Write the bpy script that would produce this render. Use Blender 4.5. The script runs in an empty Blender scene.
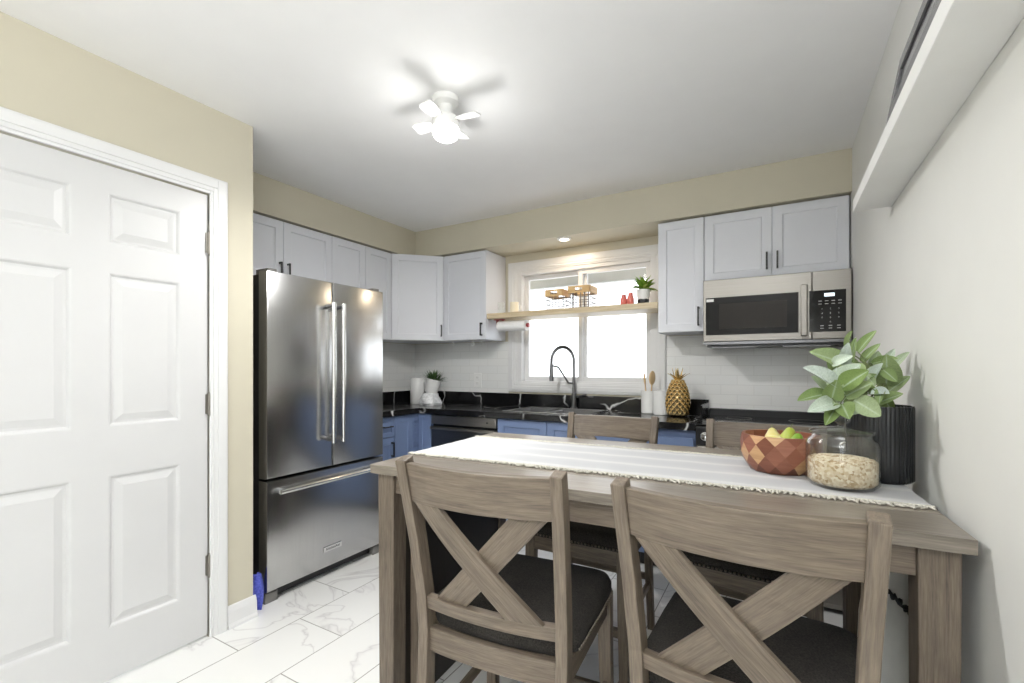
import bpy, bmesh, math, random
from mathutils import Vector, Matrix
random.seed(7)
SC = bpy.context.scene
COL = SC.collection
R = math.radians
PI = math.pi

# ------------------------------------------------------------------ camera
cd = bpy.data.cameras.new('camera')
cam = bpy.data.objects.new('camera', cd)
COL.objects.link(cam)
cam.location = (0, 0, 1.24)
cam.rotation_euler = (R(90), 0, math.atan(267 / 461))
cd.sensor_width = 36
cd.lens = 461 / 1024 * 36
cd.shift_y = 26 / 1024
cd.clip_start = 0.02
SC.camera = cam

# ------------------------------------------------------------------ world, exposure
w = bpy.data.worlds.new('sky')
SC.world = w
w.use_nodes = True
bg = w.node_tree.nodes['Background']
bg.inputs[0].default_value = (0.93, 0.965, 1.0, 1)
bg.inputs[1].default_value = 2.9
SC.view_settings.view_transform = 'Standard'
SC.view_settings.look = 'None'
SC.view_settings.exposure = 0.12
SC.view_settings.gamma = 1.0
SC.view_settings.use_curve_mapping = False
SC.cycles.max_bounces = 10
SC.cycles.diffuse_bounces = 6
SC.cycles.glossy_bounces = 5
SC.cycles.transmission_bounces = 8
SC.cycles.transparent_max_bounces = 12
SC.cycles.sample_clamp_indirect = 6.0
SC.cycles.caustics_reflective = False
SC.cycles.caustics_refractive = False
SC.cycles.use_denoising = True


# ------------------------------------------------------------------ materials
def srgb(r, g, b):
    f = lambda c: (c / 255 / 12.92) if c / 255 <= 0.04045 else ((c / 255 + 0.055) / 1.055) ** 2.4
    return (f(r), f(g), f(b), 1)


class NT:
    def __init__(s, name):
        s.m = bpy.data.materials.new(name)
        s.m.use_nodes = True
        s.t = s.m.node_tree
        s.b = s.t.nodes['Principled BSDF']
        s.out = s.t.nodes['Material Output']

    def n(s, typ, **kw):
        nd = s.t.nodes.new(typ)
        for k, v in kw.items():
            if k.startswith('i_'):
                key = k[2:]
                key = int(key) if key.isdigit() else key
                nd.inputs[key].default_value = v
            else:
                setattr(nd, k, v)
        return nd

    def l(s, a, b):
        s.t.links.new(a, b)

    def setp(s, **kw):
        for k, v in kw.items():
            s.b.inputs[k.replace('_', ' ')].default_value = v

    def ramp(s, fac, stops):
        r = s.n('ShaderNodeValToRGB')
        els = r.color_ramp.elements
        while len(els) < len(stops):
            els.new(0.5)
        for e, (p, c) in zip(els, stops):
            e.position = p
            e.color = c
        s.l(fac, r.inputs[0])
        return r.outputs[0]

    def bump(s, h, strength=0.2, dist=0.002):
        b = s.n('ShaderNodeBump')
        b.inputs['Strength'].default_value = strength
        b.inputs['Distance'].default_value = dist
        s.l(h, b.inputs['Height'])
        s.l(b.outputs[0], s.b.inputs['Normal'])

    def coord(s, which='Object', scale=(1, 1, 1), loc=(0, 0, 0), rot=(0, 0, 0)):
        tc = s.n('ShaderNodeTexCoord')
        mp = s.n('ShaderNodeMapping')
        mp.inputs['Scale'].default_value = scale
        mp.inputs['Location'].default_value = loc
        mp.inputs['Rotation'].default_value = rot
        s.l(tc.outputs[which], mp.inputs[0])
        return mp.outputs[0]

    def attr(s, scale=(1, 1, 1)):
        a = s.n('ShaderNodeAttribute', attribute_name='grain')
        mp = s.n('ShaderNodeMapping')
        mp.inputs['Scale'].default_value = scale
        s.l(a.outputs['Vector'], mp.inputs[0])
        return mp.outputs[0]

    def noise(s, vec, scale=5, detail=4, rough=0.5, dist=0.0):
        n = s.n('ShaderNodeTexNoise')
        n.inputs['Scale'].default_value = scale
        n.inputs['Detail'].default_value = detail
        n.inputs['Roughness'].default_value = rough
        n.inputs['Distortion'].default_value = dist
        s.l(vec, n.inputs['Vector'])
        return n.outputs[0]


def c4(c, k=1.0):
    return (min(1, c[0] * k), min(1, c[1] * k), min(1, c[2] * k), 1)


def paint(name, col, rough=0.5, var=0.03, scale=6, bump=0.0, **kw):
    t = NT(name)
    f = t.noise(t.coord('Object'), scale, 3)
    t.l(t.ramp(f, [(0.3, c4(col, 1 - var)), (0.7, c4(col, 1 + var))]), t.b.inputs['Base Color'])
    t.setp(Roughness=rough, **kw)
    if bump:
        t.bump(t.noise(t.coord('Object'), 180, 2), bump, 0.001)
    return t.m


def steel(name, col=(0.6, 0.6, 0.59), rough=0.27, scale=(3, 3, 400), bump=0.02):
    t = NT(name)
    f = t.noise(t.coord('Object', scale), 1.0, 3)
    t.l(t.ramp(f, [(0.3, c4(col, 0.93)), (0.7, c4(col, 1.05))]), t.b.inputs['Base Color'])
    t.setp(Metallic=1.0, Roughness=rough)
    t.bump(f, bump, 0.0005)
    return t.m


def wood(name, dark, mid, light, rough=0.45, sx=3.0, sy=55.0):
    t = NT(name)
    f1 = t.noise(t.attr((sx, sy, sy)), 1.0, 6, 0.65, 0.6)
    f2 = t.noise(t.attr((sx * 3, sy * 4, sy * 4)), 1.0, 3, 0.6)
    f3 = t.noise(t.attr((1.5, 5, 5)), 1.0, 2)
    mx = t.n('ShaderNodeMath', operation='MULTIPLY_ADD')
    mx.inputs[1].default_value = 0.45
    t.l(f2, mx.inputs[0])
    m2 = t.n('ShaderNodeMath', operation='MULTIPLY_ADD')
    m2.inputs[1].default_value = 0.6
    t.l(f1, m2.inputs[0])
    t.l(mx.outputs[0], m2.inputs[2])
    m3 = t.n('ShaderNodeMath', operation='MULTIPLY_ADD')
    m3.inputs[1].default_value = 0.35
    t.l(f3, m3.inputs[0])
    mx.inputs[2].default_value = -0.02
    t.l(m2.outputs[0], m3.inputs[2])
    t.l(t.ramp(m3.outputs[0], [(0.42, dark), (0.62, mid), (0.86, light)]), t.b.inputs['Base Color'])
    t.setp(Roughness=rough)
    t.bump(f1, 0.12, 0.0015)
    return t.m


def marble_black():
    t = NT('black_veined_laminate')
    v = t.coord('Object')
    n1 = t.n('ShaderNodeTexNoise')
    n1.inputs['Scale'].default_value = 3.0
    n1.inputs['Detail'].default_value = 3
    t.l(v, n1.inputs['Vector'])
    sc = t.n('ShaderNodeVectorMath', operation='SCALE'); sc.inputs['Scale'].default_value = 0.35
    t.l(n1.outputs['Color'], sc.inputs[0])
    ad = t.n('ShaderNodeVectorMath', operation='ADD')
    t.l(v, ad.inputs[0]); t.l(sc.outputs[0], ad.inputs[1])
    vo = t.n('ShaderNodeTexVoronoi', feature='DISTANCE_TO_EDGE')
    vo.inputs['Scale'].default_value = 2.1
    t.l(ad.outputs[0], vo.inputs['Vector'])
    line = t.ramp(vo.outputs['Distance'], [(0.0, (1, 1, 1, 1)), (0.006, (0.6, 0.6, 0.6, 1)), (0.014, (0, 0, 0, 1))])
    mask = t.ramp(t.noise(v, 2.6, 2), [(0.44, (0, 0, 0, 1)), (0.52, (1, 1, 1, 1))])
    mm = t.n('ShaderNodeMath', operation='MULTIPLY')
    t.l(line, mm.inputs[0]); t.l(mask, mm.inputs[1])
    t.l(t.ramp(mm.outputs[0], [(0.0, (0.009, 0.009, 0.010, 1)), (1.0, (0.72, 0.72, 0.72, 1))]), t.b.inputs['Base Color'])
    t.setp(Roughness=0.16)
    return t.m


def floor_tile():
    t = NT('white_marble_tile')
    tc = t.n('ShaderNodeTexCoord')
    sep = t.n('ShaderNodeSeparateXYZ')
    t.l(tc.outputs['Object'], sep.inputs[0])
    cmb = t.n('ShaderNodeCombineXYZ')
    a1 = t.n('ShaderNodeMath', operation='ADD'); a1.inputs[1].default_value = -1.446 + 6.0
    a2 = t.n('ShaderNodeMath', operation='ADD'); a2.inputs[1].default_value = 1.747 + 3.0
    t.l(sep.outputs[1], a1.inputs[0]); t.l(sep.outputs[0], a2.inputs[0])
    t.l(a1.outputs[0], cmb.inputs[0]); t.l(a2.outputs[0], cmb.inputs[1])
    br = t.n('ShaderNodeTexBrick', offset=0.5)
    br.inputs['Scale'].default_value = 1.0
    br.inputs['Brick Width'].default_value = 0.6
    br.inputs['Row Height'].default_value = 0.3
    br.inputs['Mortar Size'].default_value = 0.0025
    br.inputs['Mortar Smooth'].default_value = 0.1
    br.inputs['Color1'].default_value = (0, 0, 0, 1)
    br.inputs['Color2'].default_value = (1, 1, 1, 1)
    t.l(cmb.outputs[0], br.inputs['Vector'])
    # vein pattern, shifted per tile
    sh = t.n('ShaderNodeVectorMath', operation='SCALE'); sh.inputs['Scale'].default_value = 7.0
    t.l(br.outputs['Color'], sh.inputs[0])
    ad = t.n('ShaderNodeVectorMath', operation='ADD')
    t.l(tc.outputs['Object'], ad.inputs[0]); t.l(sh.outputs[0], ad.inputs[1])
    n1 = t.n('ShaderNodeTexNoise')
    n1.inputs['Scale'].default_value = 2.0; n1.inputs['Detail'].default_value = 4; n1.inputs['Distortion'].default_value = 1.0
    t.l(ad.outputs[0], n1.inputs['Vector'])
    s = t.n('ShaderNodeMath', operation='SUBTRACT'); s.inputs[1].default_value = 0.5
    t.l(n1.outputs[0], s.inputs[0])
    a = t.n('ShaderNodeMath', operation='ABSOLUTE'); t.l(s.outputs[0], a.inputs[0])
    base = t.ramp(a.outputs[0], [(0.0, srgb(214, 213, 212)), (0.008, srgb(230, 229, 228)), (0.025, srgb(240, 240, 238)), (1, srgb(243, 243, 241))])
    mx = t.n('ShaderNodeMix', data_type='RGBA')
    t.l(br.outputs['Fac'], mx.inputs[0])
    t.l(base, mx.inputs[6])
    mx.inputs[7].default_value = srgb(165, 163, 158)
    t.l(mx.outputs[2], t.b.inputs['Base Color'])
    t.setp(Roughness=0.16)
    return t.m


def subway():
    t = NT('white_subway_tile')
    tc = t.n('ShaderNodeTexCoord')
    sep = t.n('ShaderNodeSeparateXYZ'); t.l(tc.outputs['Object'], sep.inputs[0])
    ad = t.n('ShaderNodeMath', operation='ADD'); t.l(sep.outputs[0], ad.inputs[0]); t.l(sep.outputs[1], ad.inputs[1])
    cmb = t.n('ShaderNodeCombineXYZ'); t.l(ad.outputs[0], cmb.inputs[0]); t.l(sep.outputs[2], cmb.inputs[1])
    br = t.n('ShaderNodeTexBrick', offset=0.5)
    br.inputs['Scale'].default_value = 1.0
    br.inputs['Brick Width'].default_value = 0.2
    br.inputs['Row Height'].default_value = 0.066
    br.inputs['Mortar Size'].default_value = 0.0022
    br.inputs['Mortar Smooth'].default_value = 0.4
    br.inputs['Color1'].default_value = srgb(236, 236, 234)
    br.inputs['Color2'].default_value = srgb(233, 234, 233)
    br.inputs['Mortar'].default_value = srgb(222, 222, 220)
    t.l(cmb.outputs[0], br.inputs['Vector'])
    t.l(br.outputs['Color'], t.b.inputs['Base Color'])
    t.setp(Roughness=0.2)
    inv = t.n('ShaderNodeMath', operation='SUBTRACT'); inv.inputs[0].default_value = 1.0
    t.l(br.outputs['Fac'], inv.inputs[1])
    t.bump(inv.outputs[0], 0.25, 0.001)
    return t.m


def thin_glass(name, tint=(1, 1, 1, 1), gloss=0.08, rough=0.01):
    t = NT(name)
    tr = t.n('ShaderNodeBsdfTransparent'); tr.inputs[0].default_value = tint
    gl = t.n('ShaderNodeBsdfGlossy'); gl.inputs['Roughness'].default_value = rough
    lw = t.n('ShaderNodeLayerWeight'); lw.inputs[0].default_value = 0.5
    pw = t.n('ShaderNodeMath', operation='POWER'); pw.inputs[1].default_value = 3.0
    t.l(lw.outputs['Facing'], pw.inputs[0])
    fr = t.n('ShaderNodeMath', operation='MULTIPLY_ADD'); fr.inputs[1].default_value = 0.7; fr.inputs[2].default_value = gloss * 0.25
    t.l(pw.outputs[0], fr.inputs[0])
    mx = t.n('ShaderNodeMixShader')
    t.l(fr.outputs[0], mx.inputs[0]); t.l(tr.outputs[0], mx.inputs[1]); t.l(gl.outputs[0], mx.inputs[2])
    t.l(mx.outputs[0], t.out.inputs[0])
    return t.m


def emit(name, col, strength):
    t = NT(name)
    t.setp(Base_Color=(0.9, 0.9, 0.9, 1), Emission_Color=col, Emission_Strength=strength)
    return t.m


def fabric(name, a, b, scale=260, rough=0.9, bump=0.5):
    t = NT(name)
    v = t.coord('Object')
    f = t.noise(v, scale, 2)
    g = t.noise(v, 9, 3)
    m = t.n('ShaderNodeMath', operation='MULTIPLY_ADD'); m.inputs[1].default_value = 0.4
    t.l(g, m.inputs[0]); t.l(f, m.inputs[2])
    t.l(t.ramp(m.outputs[0], [(0.5, a), (0.95, b)]), t.b.inputs['Base Color'])
    t.setp(Roughness=rough)
    t.bump(f, bump, 0.001)
    return t.m


M = {}
M['ceiling'] = paint('ceiling_white_paint', srgb(242, 242, 242), 0.75, 0.01)
M['beige'] = paint('beige_wall_paint', srgb(199, 193, 174), 0.6, 0.012)
M['cream'] = paint('flash_lit_wall_paint', srgb(226, 226, 222), 0.6, 0.012)  # same beige wall paint, with the flash brightness put into its colour
M['trim'] = paint('white_trim_paint', srgb(224, 224, 224), 0.35, 0.01)
M['door'] = paint('white_door_paint', srgb(208, 208, 208), 0.35, 0.01)
M['floor'] = floor_tile()
M['subway'] = subway()
M['cab'] = paint('pale_grey_cabinet_paint', srgb(220, 222, 228), 0.42, 0.01)
M['blue'] = paint('blue_cabinet_paint', srgb(114, 132, 168), 0.4, 0.03)
M['counter'] = marble_black()
M['black'] = paint('black_metal', srgb(24, 24, 25), 0.35, 0.1)
M['blackgloss'] = paint('black_glass', srgb(14, 14, 15), 0.07, 0.1)
M['blackgloss2'] = paint('dark_oven_glass', srgb(40, 35, 29), 0.3, 0.1, Specular_IOR_Level=0.2)
M['mwglass'] = paint('smoked_door_glass', srgb(20, 18, 15), 0.25, 0.1, Specular_IOR_Level=0.2)
M['rubber'] = paint('dark_rubber', srgb(30, 30, 31), 0.7, 0.1)
M['grey'] = paint('grey_plastic', srgb(120, 118, 115), 0.5, 0.05)
M['fridgeside'] = paint('dark_grey_fridge_side', srgb(46, 46, 48), 0.5, 0.05)
M['steel'] = steel('brushed_steel', (0.55, 0.55, 0.545), 0.24, (400, 400, 3))
M['steelh'] = steel('brushed_steel_horizontal', (0.30, 0.283, 0.258), 0.36, (3, 3, 400))
M['chrome'] = steel('polished_steel', (0.78, 0.78, 0.77), 0.15, (3, 3, 100), 0.0)
M['nickel'] = steel('satin_nickel', (0.30, 0.28, 0.25), 0.45)
M['gunmetal'] = steel('gunmetal', (0.20, 0.20, 0.205), 0.3)
M['wood'] = wood('weathered_grey_wood', srgb(58, 50, 43), srgb(101, 90, 78), srgb(132, 119, 104), 0.45, 6.0, 90.0)
M['woodtop'] = wood('weathered_grey_wood_top', srgb(78, 72, 65), srgb(116, 108, 98), srgb(146, 138, 127), 0.3, 5.0, 80.0)
M['darkwood'] = wood('espresso_wood', srgb(14, 12, 11), srgb(26, 22, 19), srgb(40, 34, 30))
M['shelfwood'] = wood('pale_oak', srgb(168, 148, 116), srgb(202, 184, 152), srgb(222, 208, 180), 0.5)
M['spoonwood'] = wood('beech', srgb(190, 156, 108), srgb(218, 186, 138), srgb(234, 208, 166), 0.5)
M['crate'] = wood('golden_pine', srgb(172, 132, 78), srgb(210, 172, 116), srgb(228, 196, 146), 0.5)
M['seat'] = fabric('charcoal_seat_fabric', srgb(30, 28, 27), srgb(66, 62, 58))
M['nail'] = steel('dark_bronze_nail', (0.25, 0.22, 0.18), 0.3)
M['linen'] = fabric('white_woven_linen', srgb(216, 216, 216), srgb(240, 240, 240), 500, 0.95, 0.4)
M['lace'] = fabric('cream_lace', srgb(186, 183, 172), srgb(216, 213, 203), 400, 0.95, 0.6)
M['glass'] = thin_glass('clear_glass', (0.985, 0.995, 0.99, 1), 0.2)
M['pane'] = thin_glass('window_glass', (1, 1, 1, 1), 0.15)
M['white'] = paint('white_ceramic', srgb(238, 238, 236), 0.25, 0.01)
M['whitematte'] = paint('white_matte', srgb(236, 236, 234), 0.7, 0.02)
M['paper'] = paint('white_paper_towel', srgb(240, 240, 240), 0.9, 0.02, 40, 0.3)
M['vasegrey'] = paint('black_glazed_ribbing', srgb(34, 36, 38), 0.12, 0.1)
M['pink'] = paint('coral_glaze', srgb(216, 118, 108), 0.3, 0.05)
M['red'] = paint('dull_red_plastic', srgb(170, 72, 74), 0.5, 0.05)
M['bluecloth'] = fabric('blue_cloth', srgb(72, 82, 178), srgb(108, 118, 214), 120, 0.9, 0.3)
M['gold'] = steel('gold_leaf', (0.78, 0.60, 0.30), 0.25)
M['plastic'] = paint('pale_sack', srgb(206, 206, 202), 0.4, 0.06, 14)
M['eave'] = paint('weathered_eave_board', srgb(182, 182, 180), 0.8, 0.05)
M['snow'] = paint('outdoor_snow', srgb(245, 247, 250), 0.9, 0.01)


def leafmat(name, a, b, c):
    t = NT(name)
    at = t.n('ShaderNodeAttribute', attribute_name='grain')
    sp = t.n('ShaderNodeSeparateXYZ'); t.l(at.outputs['Vector'], sp.inputs[0])
    # x: along leaf, y: across (-1..1), z: random per leaf
    base = t.ramp(sp.outputs[2], [(0.0, a), (0.5, b), (1.0, c)])
    ab = t.n('ShaderNodeMath', operation='ABSOLUTE'); t.l(sp.outputs[1], ab.inputs[0])
    vein = t.ramp(ab.outputs[0], [(0.0, (1, 1, 1, 1)), (0.14, (0, 0, 0, 1))])
    mx = t.n('ShaderNodeMix', data_type='RGBA')
    mf = t.n('ShaderNodeMath', operation='MULTIPLY'); mf.inputs[1].default_value = 0.35
    t.l(vein, mf.inputs[0]); t.l(mf.outputs[0], mx.inputs[0])
    t.l(base, mx.inputs[6]); mx.inputs[7].default_value = c4(c, 1.25)
    mo = t.noise(t.attr((18, 3, 5)), 2.0, 3)
    m2 = t.n('ShaderNodeMix', data_type='RGBA', blend_type='MULTIPLY'); m2.inputs[0].default_value = 0.6
    t.l(mx.outputs[2], m2.inputs[6])
    t.l(t.ramp(mo, [(0.35, (0.65, 0.7, 0.65, 1)), (0.6, (1, 1, 1, 1))]), m2.inputs[7])
    t.l(m2.outputs[2], t.b.inputs['Base Color'])
    t.setp(Roughness=0.65)
    return t.m


M['sage'] = leafmat('sage_leaf', srgb(118, 142, 70), srgb(170, 188, 138), srgb(220, 230, 226))
M['grass'] = leafmat('dark_grass', srgb(28, 56, 22), srgb(50, 84, 34), srgb(96, 126, 70))
M['lime'] = leafmat('lime_leaf', srgb(86, 132, 28), srgb(140, 176, 52), srgb(186, 206, 104))
M['stem'] = paint('green_stem', srgb(120, 132, 84), 0.6, 0.1)


def oatmat():
    t = NT('rolled_oats')
    v = t.n('ShaderNodeTexVoronoi'); v.inputs['Scale'].default_value = 150
    t.l(t.coord('Object'), v.inputs['Vector'])
    sp = t.n('ShaderNodeSeparateColor'); t.l(v.outputs['Color'], sp.inputs[0])
    t.l(t.ramp(sp.outputs[0], [(0.0, srgb(176, 144, 104)), (0.35, srgb(216, 194, 160)), (1.0, srgb(240, 228, 206))]), t.b.inputs['Base Color'])
    t.setp(Roughness=0.9)
    t.bump(v.outputs['Distance'], 0.6, 0.003)
    return t.m


M['oats'] = oatmat()


def patchwood():
    t = NT('acacia_patchwork')
    a = t.n('ShaderNodeAttribute', attribute_name='grain')
    sp = t.n('ShaderNodeSeparateXYZ'); t.l(a.outputs['Vector'], sp.inputs[0])
    c = t.ramp(sp.outputs[2], [(0.0, srgb(104, 60, 44)), (0.4, srgb(148, 94, 74)), (0.7, srgb(170, 118, 96)), (1.0, srgb(206, 166, 122))])
    f = t.noise(t.attr((40, 6, 0.1)), 1.0, 4)
    m = t.n('ShaderNodeMix', data_type='RGBA', blend_type='MULTIPLY'); m.inputs[0].default_value = 0.5
    t.l(c, m.inputs[6]); t.l(t.ramp(f, [(0.3, (0.6, 0.5, 0.45, 1)), (0.7, (1, 1, 1, 1))]), m.inputs[7])
    t.l(m.outputs[2], t.b.inputs['Base Color'])
    t.setp(Roughness=0.35)
    return t.m


M['acacia'] = patchwood()


def fruitmat(name, a, b):
    t = NT(name)
    f = t.noise(t.coord('Object'), 22, 4)
    t.l(t.ramp(f, [(0.35, a), (0.65, b)]), t.b.inputs['Base Color'])
    t.setp(Roughness=0.4)
    return t.m


def photomat():
    t = NT('grey_photo_print')
    f = t.noise(t.coord('Object', (1, 6, 6)), 2.2, 4, 0.6, 1.0)
    t.l(t.ramp(f, [(0.3, srgb(40, 40, 42)), (0.5, srgb(120, 120, 122)), (0.7, srgb(196, 196, 198))]), t.b.inputs['Base Color'])
    t.setp(Roughness=0.15)
    return t.m


M['photo'] = photomat()


# ------------------------------------------------------------------ mesh helpers
class MB:
    def __init__(s, T=None):
        s.bm = bmesh.new()
        s.g = s.bm.verts.layers.float_vector.new('grain')
        s.T = T or Matrix.Identity(4)
        s.off = 0.0

    def v(s, p, g=None):
        vv = s.bm.verts.new(s.T @ Vector(p))
        vv[s.g] = Vector(g) if g is not None else Vector(p)
        return vv

    def f(s, vs):
        try:
            return s.bm.faces.new(vs)
        except ValueError:
            return None

    def box(s, x0, x1, y0, y1, z0, z1):
        d = (x1 - x0, y1 - y0, z1 - z0)
        k = max(range(3), key=lambda i: abs(d[i]))
        o = random.random() * 9
        vs = []
        for x in (x0, x1):
            for y in (y0, y1):
                for z in (z0, z1):
                    p = (x, y, z)
                    g = (p[k] + o, p[(k + 1) % 3] + o, p[(k + 2) % 3])
                    vs.append(s.v(p, g))
        for q in ((0, 1, 3, 2), (4, 6, 7, 5), (0, 4, 5, 1), (2, 3, 7, 6), (0, 2, 6, 4), (1, 5, 7, 3)):
            s.f([vs[i] for i in q])
        return s

    def sweep(s, pts, secs, xdir=(1, 0, 0), cap=True):
        """rectangular bar through pts; secs = (w, t) or list; w along xdir, t perpendicular"""
        n = len(pts)
        if not isinstance(secs, list):
            secs = [secs] * n
        o = random.random() * 9
        L = 0
        rings = []
        for i, p in enumerate(pts):
            p = Vector(p)
            a = Vector(pts[max(0, i - 1)]); b = Vector(pts[min(n - 1, i + 1)])
            tan = (b - a).normalized()
            xd = Vector(xdir); xd = (xd - tan * xd.dot(tan)).normalized()
            yd = tan.cross(xd)
            if i:
                L += (p - Vector(pts[i - 1])).length
            wd, th = secs[i]
            ring = []
            for sx, sy in ((-1, -1), (1, -1), (1, 1), (-1, 1)):
                ring.append(s.v(p + xd * wd / 2 * sx + yd * th / 2 * sy, (L + o, sx * wd / 2 + o, sy * th / 2)))
            rings.append(ring)
        for a, b in zip(rings, rings[1:]):
            for i in range(4):
                s.f([a[i], a[(i + 1) % 4], b[(i + 1) % 4], b[i]])
        if cap:
            s.f(rings[0][::-1]); s.f(rings[-1])
        return s

    def tube(s, pts, r, seg=10, cap=True):
        n = len(pts)
        rs = r if isinstance(r, list) else [r] * n
        rings = []
        ref = None
        L = 0
        for i, p in enumerate(pts):
            p = Vector(p)
            tan = (Vector(pts[min(n - 1, i + 1)]) - Vector(pts[max(0, i - 1)])).normalized()
            if ref is None:
                ref = Vector((0, 0, 1)) if abs(tan.z) < 0.9 else Vector((1, 0, 0))
            x = (ref - tan * ref.dot(tan)).normalized()
            ref = x
            y = tan.cross(x)
            if i:
                L += (p - Vector(pts[i - 1])).length
            rings.append([s.v(p + (x * math.cos(2 * PI * k / seg) + y * math.sin(2 * PI * k / seg)) * rs[i], (L, k / seg, 0)) for k in range(seg)])
        for a, b in zip(rings, rings[1:]):
            for k in range(seg):
                s.f([a[k], a[(k + 1) % seg], b[(k + 1) % seg], b[k]])
        if cap:
            s.f(rings[0][::-1]); s.f(rings[-1])
        return s

    def lathe(s, prof, c=(0, 0, 0), seg=32, fn=None, close=True):
        """prof: list of (r, z) bottom to top; r==0 makes a pole"""
        rings = []
        for r, z in prof:
            if r <= 1e-6:
                rings.append([s.v((c[0], c[1], c[2] + z), (0, 0, z))])
            else:
                ring = []
                for k in range(seg):
                    a = 2 * PI * k / seg
                    rr = r * (fn(a, z) if fn else 1)
                    ring.append(s.v((c[0] + rr * math.cos(a), c[1] + rr * math.sin(a), c[2] + z), (z, k / seg, r)))
                rings.append(ring)
        for a, b in zip(rings, rings[1:]):
            if len(a) == 1 and len(b) == 1:
                continue
            for k in range(seg):
                k2 = (k + 1) % seg
                if len(a) == 1:
                    s.f([a[0], b[k2], b[k]])
                elif len(b) == 1:
                    s.f([a[k], a[k2], b[0]])
                else:
                    s.f([a[k], a[k2], b[k2], b[k]])
        return s

    def ball(s, c, r, seg=10, sc=(1, 1, 1)):
        o = s.T
        s.T = o @ Matrix.Translation(c) @ Matrix.Diagonal((sc[0], sc[1], sc[2], 1))
        n = max(4, seg // 2)
        s.lathe([(r * math.sin(PI * i / n) if 0 < i < n else 0, -r * math.cos(PI * i / n)) for i in range(n + 1)], seg=seg)
        s.T = o
        return s

    def prism(s, poly, z0, z1):
        a = [s.v((x, y, z0)) for x, y in poly]
        b = [s.v((x, y, z1)) for x, y in poly]
        s.f(a[::-1]); s.f(b)
        n = len(poly)
        for i in range(n):
            s.f([a[i], a[(i + 1) % n], b[(i + 1) % n], b[i]])
        return s

    def rings(s, x0, x1, z0, z1, rr, back=True):
        """stepped panel: rr = list of (inset, n) — n is out of the face along -Y of local frame"""
        prev = None
        for i, (ins, n) in enumerate(rr):
            cur = [s.v(p) for p in ((x0 + ins, -n, z0 + ins), (x1 - ins, -n, z0 + ins), (x1 - ins, -n, z1 - ins), (x0 + ins, -n, z1 - ins))]
            if prev:
                for k in range(4):
                    s.f([prev[k], prev[(k + 1) % 4], cur[(k + 1) % 4], cur[k]])
            elif back:
                s.f(cur[::-1])
            prev = cur
        s.f(prev)
        return s

    def leaf(s, base, dirv, length, width, droop=0.3, rnd=0.5, nrm=None, n=6, oval=False):
        d = Vector(dirv).normalized()
        up = Vector(nrm) if nrm is not None else Vector((0, 0, 1))
        side = d.cross(up)
        if side.length < 1e-3:
            side = d.cross(Vector((1, 0, 0)))
        side.normalize()
        up2 = side.cross(d).normalized()
        rows = []
        b = Vector(base)
        for i in range(n + 1):
            t = i / n
            ww = width / 2 * math.sin(PI * min(1, 0.06 + 0.94 * t) ** 0.85) if i < n else 0
            if oval:
                ww = width / 2 * (max(0.0, math.sin(PI * (0.04 + 0.955 * t) ** 0.8)) ** 0.62)
            ww = max(ww, width * 0.04)
            c = b + d * length * t - up2 * droop * length * t * t
            row = []
            for k in (-1, -0.5, 0, 0.5, 1):
                row.append(s.v(c + side * ww * k + up2 * (abs(k) ** 2 * ww * (0.55 if oval else 0.35)), (t, k, rnd)))
            rows.append(row)
        for a, c in zip(rows, rows[1:]):
            for k in range(4):
                s.f([a[k], a[k + 1], c[k + 1], c[k]])
        return s

    def build(s, name, mat, parent=None, bevel=0.0, smooth=None, seg=2, solid=0.0, subsurf=0):
        bm = s.bm
        bmesh.ops.recalc_face_normals(bm, faces=bm.faces)
        me = bpy.data.meshes.new(name)
        xs = [v.co for v in bm.verts]
        lo = Vector((min(v.x for v in xs), min(v.y for v in xs), min(v.z for v in xs)))
        hi = Vector((max(v.x for v in xs), max(v.y for v in xs), max(v.z for v in xs)))
        c = Vector(((lo.x + hi.x) / 2, (lo.y + hi.y) / 2, lo.z))
        if name.startswith(('floor', 'wall_', 'ceiling', 'trim_', 'countertop')):
            c = Vector((0, 0, 0))
        bmesh.ops.translate(bm, verts=bm.verts, vec=-c)
        bm.to_mesh(me)
        bm.free()
        me.materials.append(mat if not isinstance(mat, str) else M[mat])
        o = bpy.data.objects.new(name, me)
        COL.objects.link(o)
        off = Vector((0, 0, 0))
        p = parent
        while p is not None:
            off += p.location
            p = p.parent
        o.location = c - off
        o.parent = parent
        if smooth is not None:
            for pl in me.polygons:
                pl.use_smooth = True
            if smooth < 180:
                me.set_sharp_from_angle(angle=R(smooth))
        if solid:
            md = o.modifiers.new('solid', 'SOLIDIFY'); md.thickness = solid; md.offset = 0
        if bevel:
            md = o.modifiers.new('bevel', 'BEVEL'); md.width = bevel; md.segments = seg; md.limit_method = 'ANGLE'; md.angle_limit = R(40)
        if subsurf:
            md = o.modifiers.new('sub', 'SUBSURF'); md.levels = subsurf; md.render_levels = subsurf
        return o


def tag(o, label=None, cat=None, group=None, kind=None):
    if label: o['label'] = label
    if cat: o['category'] = cat
    if group: o['group'] = group
    if kind: o['kind'] = kind
    return o


def thing(name, loc, label, cat, group=None):
    o = bpy.data.objects.new(name, None)
    o.empty_display_size = 0.05
    COL.objects.link(o)
    o.location = loc
    return tag(o, label, cat, group)


def place(o, loc, rz=0.0):
    o.location = loc
    o.rotation_euler = (0, 0, rz)
    return o


def copy_tree(o, parent=None):
    c = o.copy()
    COL.objects.link(c)
    c.parent = parent
    for ch in list(o.children):
        copy_tree(ch, c)
    return c


def struct(o):
    o['kind'] = 'structure'
    return o


def Bx(name, mat, parent, *b, bevel=0.0):
    mb = MB()
    for q in (b if isinstance(b[0], (tuple, list)) else [b]):
        mb.box(*q)
    return mb.build(name, mat, parent, bevel)


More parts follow.
